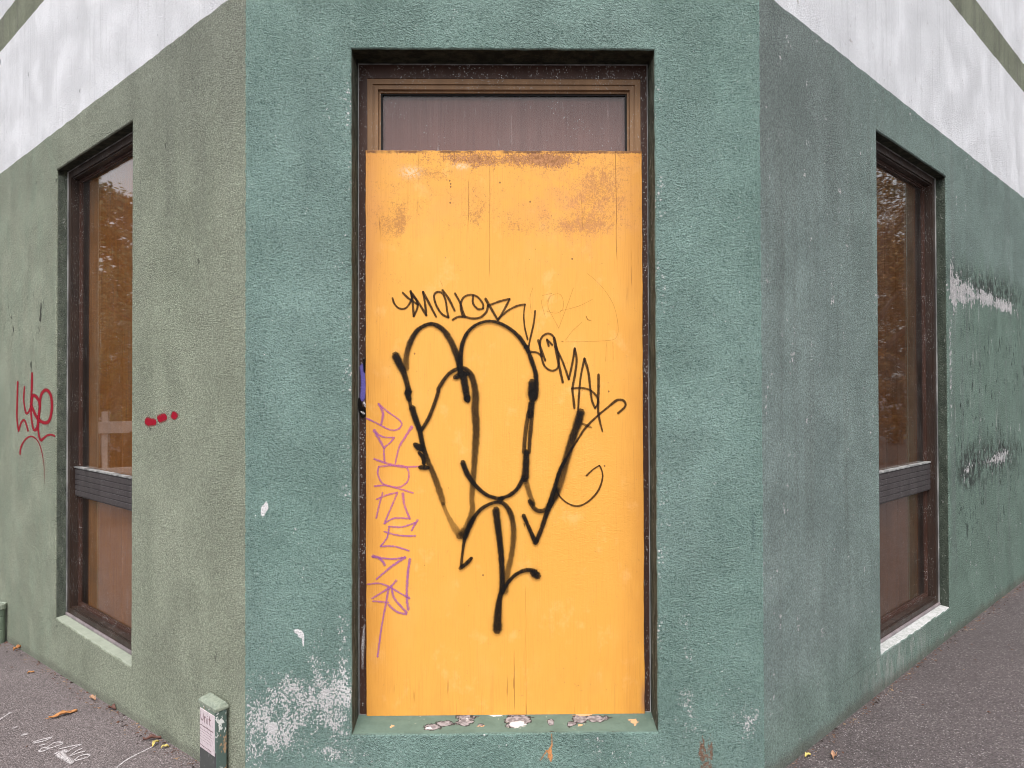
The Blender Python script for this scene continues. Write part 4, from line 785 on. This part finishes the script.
obj('collar', lathe([(.0525, .256), (.060, .258), (.062, .262), (.062, .292), (.060, .297), (.050, .297), (.045, .292), (.045, .20), (.004, .20)]), M_CAP, pipe)

# ------------------------------------------------------------------ leaves and litter
def leaf_bm(L, W, curl, bend, seed, jag=.12):
    rnd = random.Random(seed); bm = bmesh.new(); rows = []; n = 14
    for i in range(n + 1):
        t = i / n; w = W * .5 * (math.sin(math.pi * min(1, t * .96 + .02)) ** .8) * (1 + jag * rnd.uniform(-1, 1))
        z = bend * math.sin(t * math.pi) + .002 + .05 * W * (1 + math.sin(t * 9 + seed)); row = []
        for k_ in (-1, -.5, 0, .5, 1):
            c = abs(k_) ** 1.6 * curl * W
            row.append(bm.verts.new(((t - .5) * L, k_ * w * (1 - .35 * curl) + .08 * W * math.sin(t * 5 + seed), z + c * (1 + .4 * math.sin(t * 11 + seed)))))
        rows.append(row)
    for a, b in zip(rows, rows[1:]):
        for k_ in range(4): bm.faces.new((a[k_], b[k_], b[k_ + 1], a[k_ + 1]))
    return bm
def leaf_mat(name, c1, c2):
    m = Mat(name, .65, .3); m.color(m.mix(m.noise(45, 90, 45, 3, .65, 2).step(.35, .7), c1, c2)); return m
LM = {'orange': leaf_mat('orange_leaf', (.50, .235, .09), (.30, .12, .045)), 'brown': leaf_mat('brown_leaf', (.16, .075, .055), (.09, .045, .038)), 'tan': leaf_mat('tan_leaf', (.46, .27, .17), (.32, .17, .10)), 'yellow': leaf_mat('yellow_leaf', (.58, .48, .16), (.45, .34, .10)), 'pale': leaf_mat('pale_leaf', (.60, .50, .40), (.42, .32, .26))}
def leaf(x, y, L, W, rz, kind, label, curl=.5, bend=.012, seed=1, tilt=0.0, jag=.3):
    bm = leaf_bm(L, W, curl * .7, bend * .6, seed, jag)
    if L > .08:
        add_tube(bm, [(-L * .5, 0, .004), (-L * .62, .004, .005)], [.0016, .001], 5)
    o = obj('dead_leaf', bm, LM[kind], None, (x, y, gz(x, y) + .001), (tilt, 0, rz), smooth=True)
    o.data.materials[0].use_backface_culling = False
    sm = o.modifiers.new('thick', 'SOLIDIFY'); sm.thickness = .0008
    return tag(o, label, 'leaf', 'dry leaves on the pavement')
leaf(-2.414, 1.035, .140, .044, R(40), 'orange', 'big curled orange leaf lying on open pavement', .35, .006, 3, jag=.4)
leaf(-3.07, 1.835, .042, .020, R(20), 'orange', 'small orange leaf on the pavement below the sage wall window', .5, .006, 5)
leaf(-3.50, 2.40, .065, .04, R(70), 'orange', 'reddish orange leaf beside the green pipe stub', .6, .02, 7)
leaf(-1.735, .60, .085, .028, R(10), 'brown', 'dark brown leaf at the inner end of the white line', .6, .012, 9)
leaf(-1.690, .538, .050, .022, R(75), 'yellow', 'tall yellow leaf scrap standing by the wall foot beside the white line', .5, .02, 11)
leaf(-1.625, .492, .036, .022, R(30), 'yellow', 'smaller round yellow leaf scrap nearest the marker post', .4, .012, 12)
leaf(-2.36, 1.24, .055, .035, R(-30), 'tan', 'tan leaf scrap at the wall foot below the sage wall window', .5, .012, 13)
leaf(-2.16, 1.06, .055, .032, R(-25), 'brown', 'small brown leaf at the sage wall foot left of the white line', .6, .014, 15)
leaf(1.40, .245, .034, .024, R(20), 'yellow', 'tiny yellow leaf scrap at the grey wall foot near the corner', .4, .01, 17)
leaf(1.515, .23, .055, .032, R(60), 'tan', 'curled tan leaf beside the tiny yellow scrap', .6, .012, 19)
leaf(3.02, 2.05, .10, .038, R(10), 'tan', 'tan leaf on the pavement under the grey wall window end', .6, .022, 21)
leaf(3.44, 2.50, .095, .05, R(60), 'pale', 'pale curled leaf at the wall foot beyond the grey wall window', .6, .02, 23)
leaf(2.60, 1.58, .05, .03, R(-20), 'brown', 'reddish brown leaf scrap on pavement below the flaking sill', .5, .012, 27)

bm = bmesh.new(); rnd = random.Random(12)
cl = bm.loops.layers.color.new('c') if False else None
for i in range(1500):
    side = rnd.random() < .5
    s_ = rnd.uniform(.1, 6.5) ** 1.0; off = abs(rnd.gauss(0, .035)) + .006 + (rnd.uniform(0, 1.4) if rnd.random() < .12 else 0)
    if side: p_ = Vector((CXL, 0, 0)) + t_l * s_ + n_l * off
    else: p_ = Vector((CXR + math.cos(R(45)) * s_, math.sin(R(45)) * s_, 0)) + Vector((math.sin(R(45)), -math.cos(R(45)), 0)) * off
    r_ = rnd.uniform(.002, .007) * (1 if rnd.random() < .8 else 1.7)
    z_ = gz(p_.x, p_.y)
    a0 = rnd.uniform(0, 6.28); vs = []
    for k_ in range(4):
        a = a0 + k_ * 1.57 + rnd.uniform(-.4, .4); vs.append(bm.verts.new((p_.x + math.cos(a) * r_ * rnd.uniform(.5, 1.3), p_.y + math.sin(a) * r_ * rnd.uniform(.5, 1.3), z_ + .001 + rnd.uniform(0, r_ * .5))))
    top = bm.verts.new((p_.x, p_.y, z_ + r_ * rnd.uniform(.5, 1.0)))
    for k_ in range(4): bm.faces.new((vs[k_], vs[(k_ + 1) % 4], top))
M_CRUMB = Mat('leaf_crumbs', .85, .2)
vv = M_CRUMB.noise(9, 9, 9, 2, .6, 3)
M_CRUMB.color(M_CRUMB.mix(vv.step(.52, .62), M_CRUMB.mix(vv.step(.40, .48), (.035, .025, .022), (.13, .065, .045)), (.30, .20, .13)))
o = obj('litter', bm, M_CRUMB); o['kind'] = 'stuff'; o['label'] = 'crumbs of leaf and grit along the wall foot'

# ------------------------------------------------------------------ across the street: what the panes mirror
M_BARK = Mat('bark', .9, .2); M_BARK.color(M_BARK.mix(M_BARK.noise(10, 10, 2, 3, .6, 2).step(.35, .7), (.085, .06, .045), (.15, .11, .085))); M_BARK.bump(M_BARK.noise(20, 20, 4, 3, .6, 4), .02, .8)
def foliage_mat(name, c1, c2):
    m = Mat(name, .6, .3); m.color(m.mix(m.noise(1.6, 1.6, 1.6, 3, .6, 3).step(.35, .65), c1, c2)); return m
FM = [foliage_mat('green_leaves', (.045, .075, .02), (.10, .12, .035)), foliage_mat('autumn_leaves', (.20, .09, .02), (.10, .08, .02)), foliage_mat('dark_leaves', (.035, .055, .02), (.075, .085, .03))]
def tree(x, y, h, cr, mi, label, seed, nclump=170):
    rnd = random.Random(seed); z0 = gz(x, y)
    t = thing('street_tree', label, 'tree', (x, y, z0 - .05), (0, 0, rnd.uniform(0, 6)), 'trees across the street')
    bm = bmesh.new(); tips = []
    trunk = [(.12 * mnoise.noise((i * .5, seed, 0)), .12 * mnoise.noise((i * .5, seed, 5)), h * .5 * i / 6) for i in range(7)]
    add_tube(bm, trunk, [.2 - .016 * i for i in range(7)], 9)
    for k_ in range(9):
        a = k_ * 2.4 + rnd.uniform(-.4, .4); s = Vector(trunk[3 + k_ % 4]); L = cr * rnd.uniform(.7, 1.1); up = rnd.uniform(.35, 1.0)
        pts = [tuple(s + Vector((math.cos(a) * L * q, math.sin(a) * L * q, L * up * q + .2 * math.sin(q * 3)))) for q in (0, .3, .65, 1)]
        add_tube(bm, pts, [.08, .055, .035, .015], 6); tips += [Vector(pts[2]), Vector(pts[3])]
    obj('trunk', bm, M_BARK, t)
    bl = bmesh.new()
    for k_ in range(nclump):
        c = rnd.choice(tips) + Vector((rnd.gauss(0, .4 * cr), rnd.gauss(0, .4 * cr), rnd.gauss(.1 * cr, .32 * cr)))
        rr_ = rnd.uniform(.18, .5)
        for q in range(110):
            d = Vector((rnd.gauss(0, 1), rnd.gauss(0, 1), rnd.gauss(0, .7))) * rr_ * .6; p = c + d
            u = Vector((rnd.uniform(-1, 1), rnd.uniform(-1, 1), rnd.uniform(-.6, .6))).normalized(); v = u.orthogonal().normalized()
            a, b = rnd.uniform(.032, .055), rnd.uniform(.016, .027)
            bl.faces.new([bl.verts.new(p - u * a), bl.verts.new(p + v * b), bl.verts.new(p + u * a), bl.verts.new(p - v * b)])
    obj('crown', bl, FM[mi], t)
    return t
tree(-17.2, 9.3, 5.0, 1.8, 0, 'round green tree across the side street from the sage wall', 1)
tree(-12.2, 4.75, 7.8, 1.5, 2, 'tall thin dark tree nearest the far end of the sage wall', 4, 90)
tree(15.6, 7.6, 9.0, 3.2, 1, 'tall autumn coloured tree facing the grey green wall', 3, 330)
tree(20.5, 11.5, 8.6, 3.2, 1, 'autumn coloured tree beyond the tall one', 6, 300)
def hedge(x, y, L, h, w, rz, mi, label, seed):
    rnd = random.Random(seed); t = thing('hedge', label, 'hedge', (x, y, gz(x, y) - .05), (0, 0, rz)); bl = bmesh.new(); bs = bmesh.new()
    for k_ in range(9):
        q = (k_ - 4) / 4.5 * L * .5
        add_tube(bs, [(q, 0, 0), (q + rnd.uniform(-.1, .1), rnd.uniform(-.1, .1), h * .4), (q + rnd.uniform(-.3, .3), rnd.uniform(-.2, .2), h * .75)], [.05, .04, .015], 6)
    for k_ in range(int(L * h * 26)):
        c = Vector((rnd.uniform(-.5, .5) * L, rnd.gauss(0, w * .4), 0)); top = h * (1 + .13 * mnoise.noise((c.x * .7, seed, 0)) + .08 * mnoise.noise((c.x * 2.3, seed, 7)))
        c.z = top * (1 - rnd.random() ** 1.3 * .98)
        for q in range(30):
            p = c + Vector((rnd.gauss(0, .13), rnd.gauss(0, .13), rnd.gauss(0, .10)))
            u = Vector((rnd.uniform(-1, 1), rnd.uniform(-1, 1), rnd.uniform(-.6, .6))).normalized(); v = u.orthogonal().normalized(); a, b = rnd.uniform(.07, .11), rnd.uniform(.04, .06)
            bl.faces.new([bl.verts.new(p - u * a), bl.verts.new(p + v * b), bl.verts.new(p + u * a), bl.verts.new(p - v * b)])
    obj('stems', bs, M_BARK, t); obj('foliage', bl, FM[mi], t)
hedge(-19.5, 10.2, 13, 8.1, 1.7, R(62), 2, 'high dark hedge behind the trees across the side street', 3)
hedge(22.5, 12.0, 14, 6.2, 1.6, R(-62), 1, 'brown autumn hedge behind the trees facing the grey green wall', 5)
M_FENCE = Mat('pale_fence_paint', .7, .3); M_FENCE.color(M_FENCE.mix(M_FENCE.noise(6, 6, 6, 3, .6, 2).step(.3, .7), (.62, .58, .55), (.50, .46, .43)))
fence = thing('rail_fence', 'pale board fence in front of the high dark hedge', 'fence', (-15.6, 8.2, gz(-15.6, 8.2)), (0, 0, R(62)))
for k_ in range(5):
    bm = bmesh.new(); add_box(bm, -4.06 + k_ * 2, -3.94 + k_ * 2, -.05, .05, -.1, 1.95, .01); obj('post', bm, M_FENCE, fence)
bm = bmesh.new(); add_box(bm, -4.2, 4.2, -.09, -.051, 1.45, 1.72, .008); obj('rail', bm, M_FENCE, fence)
bm = bmesh.new(); add_box(bm, -4.2, 4.2, -.09, -.051, .5, .66, .008); obj('rail', bm, M_FENCE, fence)

# ------------------------------------------------------------------ light
world = bpy.data.worlds.new('World'); scene.world = world; world.use_nodes = True
nt = world.node_tree; bg = nt.nodes['Background']
sky = nt.nodes.new('ShaderNodeTexSky'); sky.sky_type = 'NISHITA'; sky.sun_disc = False
SUN_EL, SUN_AZ = R(56), R(184)        # azimuth clockwise from +Y: behind the camera
sky.sun_elevation = SUN_EL; sky.sun_rotation = SUN_AZ; sky.dust_density = 3.0; sky.air_density = 1.0; sky.ozone_density = 1.0
hs = nt.nodes.new('ShaderNodeHueSaturation'); hs.inputs['Saturation'].default_value = .22
nt.links.new(sky.outputs[0], hs.inputs['Color']); nt.links.new(hs.outputs[0], bg.inputs[0]); bg.inputs[1].default_value = .15
sun = bpy.data.lights.new('sun', 'SUN'); sun.energy = 0.8; sun.angle = R(28); sun.color = (1, .965, .93)
so = bpy.data.objects.new('sun', sun); col.objects.link(so)
d = Vector((math.sin(SUN_AZ) * math.cos(SUN_EL), math.cos(SUN_AZ) * math.cos(SUN_EL), math.sin(SUN_EL)))
so.rotation_euler = d.to_track_quat('Z', 'Y').to_euler(); so.location = d * 30

# ------------------------------------------------------------------ camera
cam = bpy.data.cameras.new('camera'); co = bpy.data.objects.new('camera', cam); col.objects.link(co)
r_ = Vector((.99988317, -.01495595, -.00315536)); u_ = Vector((.00297955, -.0117628, .99992638)); f_ = Vector((.01499197, .99981896, .01171687))
co.matrix_world = Matrix(((r_.x, u_.x, -f_.x, 0), (r_.y, u_.y, -f_.y, -3.31198743), (r_.z, u_.z, -f_.z, 1.68), (0, 0, 0, 1)))
cam.sensor_width = 36; cam.lens = 778.29 * 36 / 1024; cam.clip_start = .05; cam.clip_end = 6000
scene.camera = co
scene.render.resolution_x, scene.render.resolution_y = 1024, 768
scene.view_settings.view_transform = 'Standard'; scene.view_settings.look = 'None'; scene.view_settings.gamma = 1
scene.view_settings.exposure = 1.02
scene.cycles.transparent_max_bounces = 40
scene.cycles.use_denoising = True
scene.cycles.filter_width = 0.9
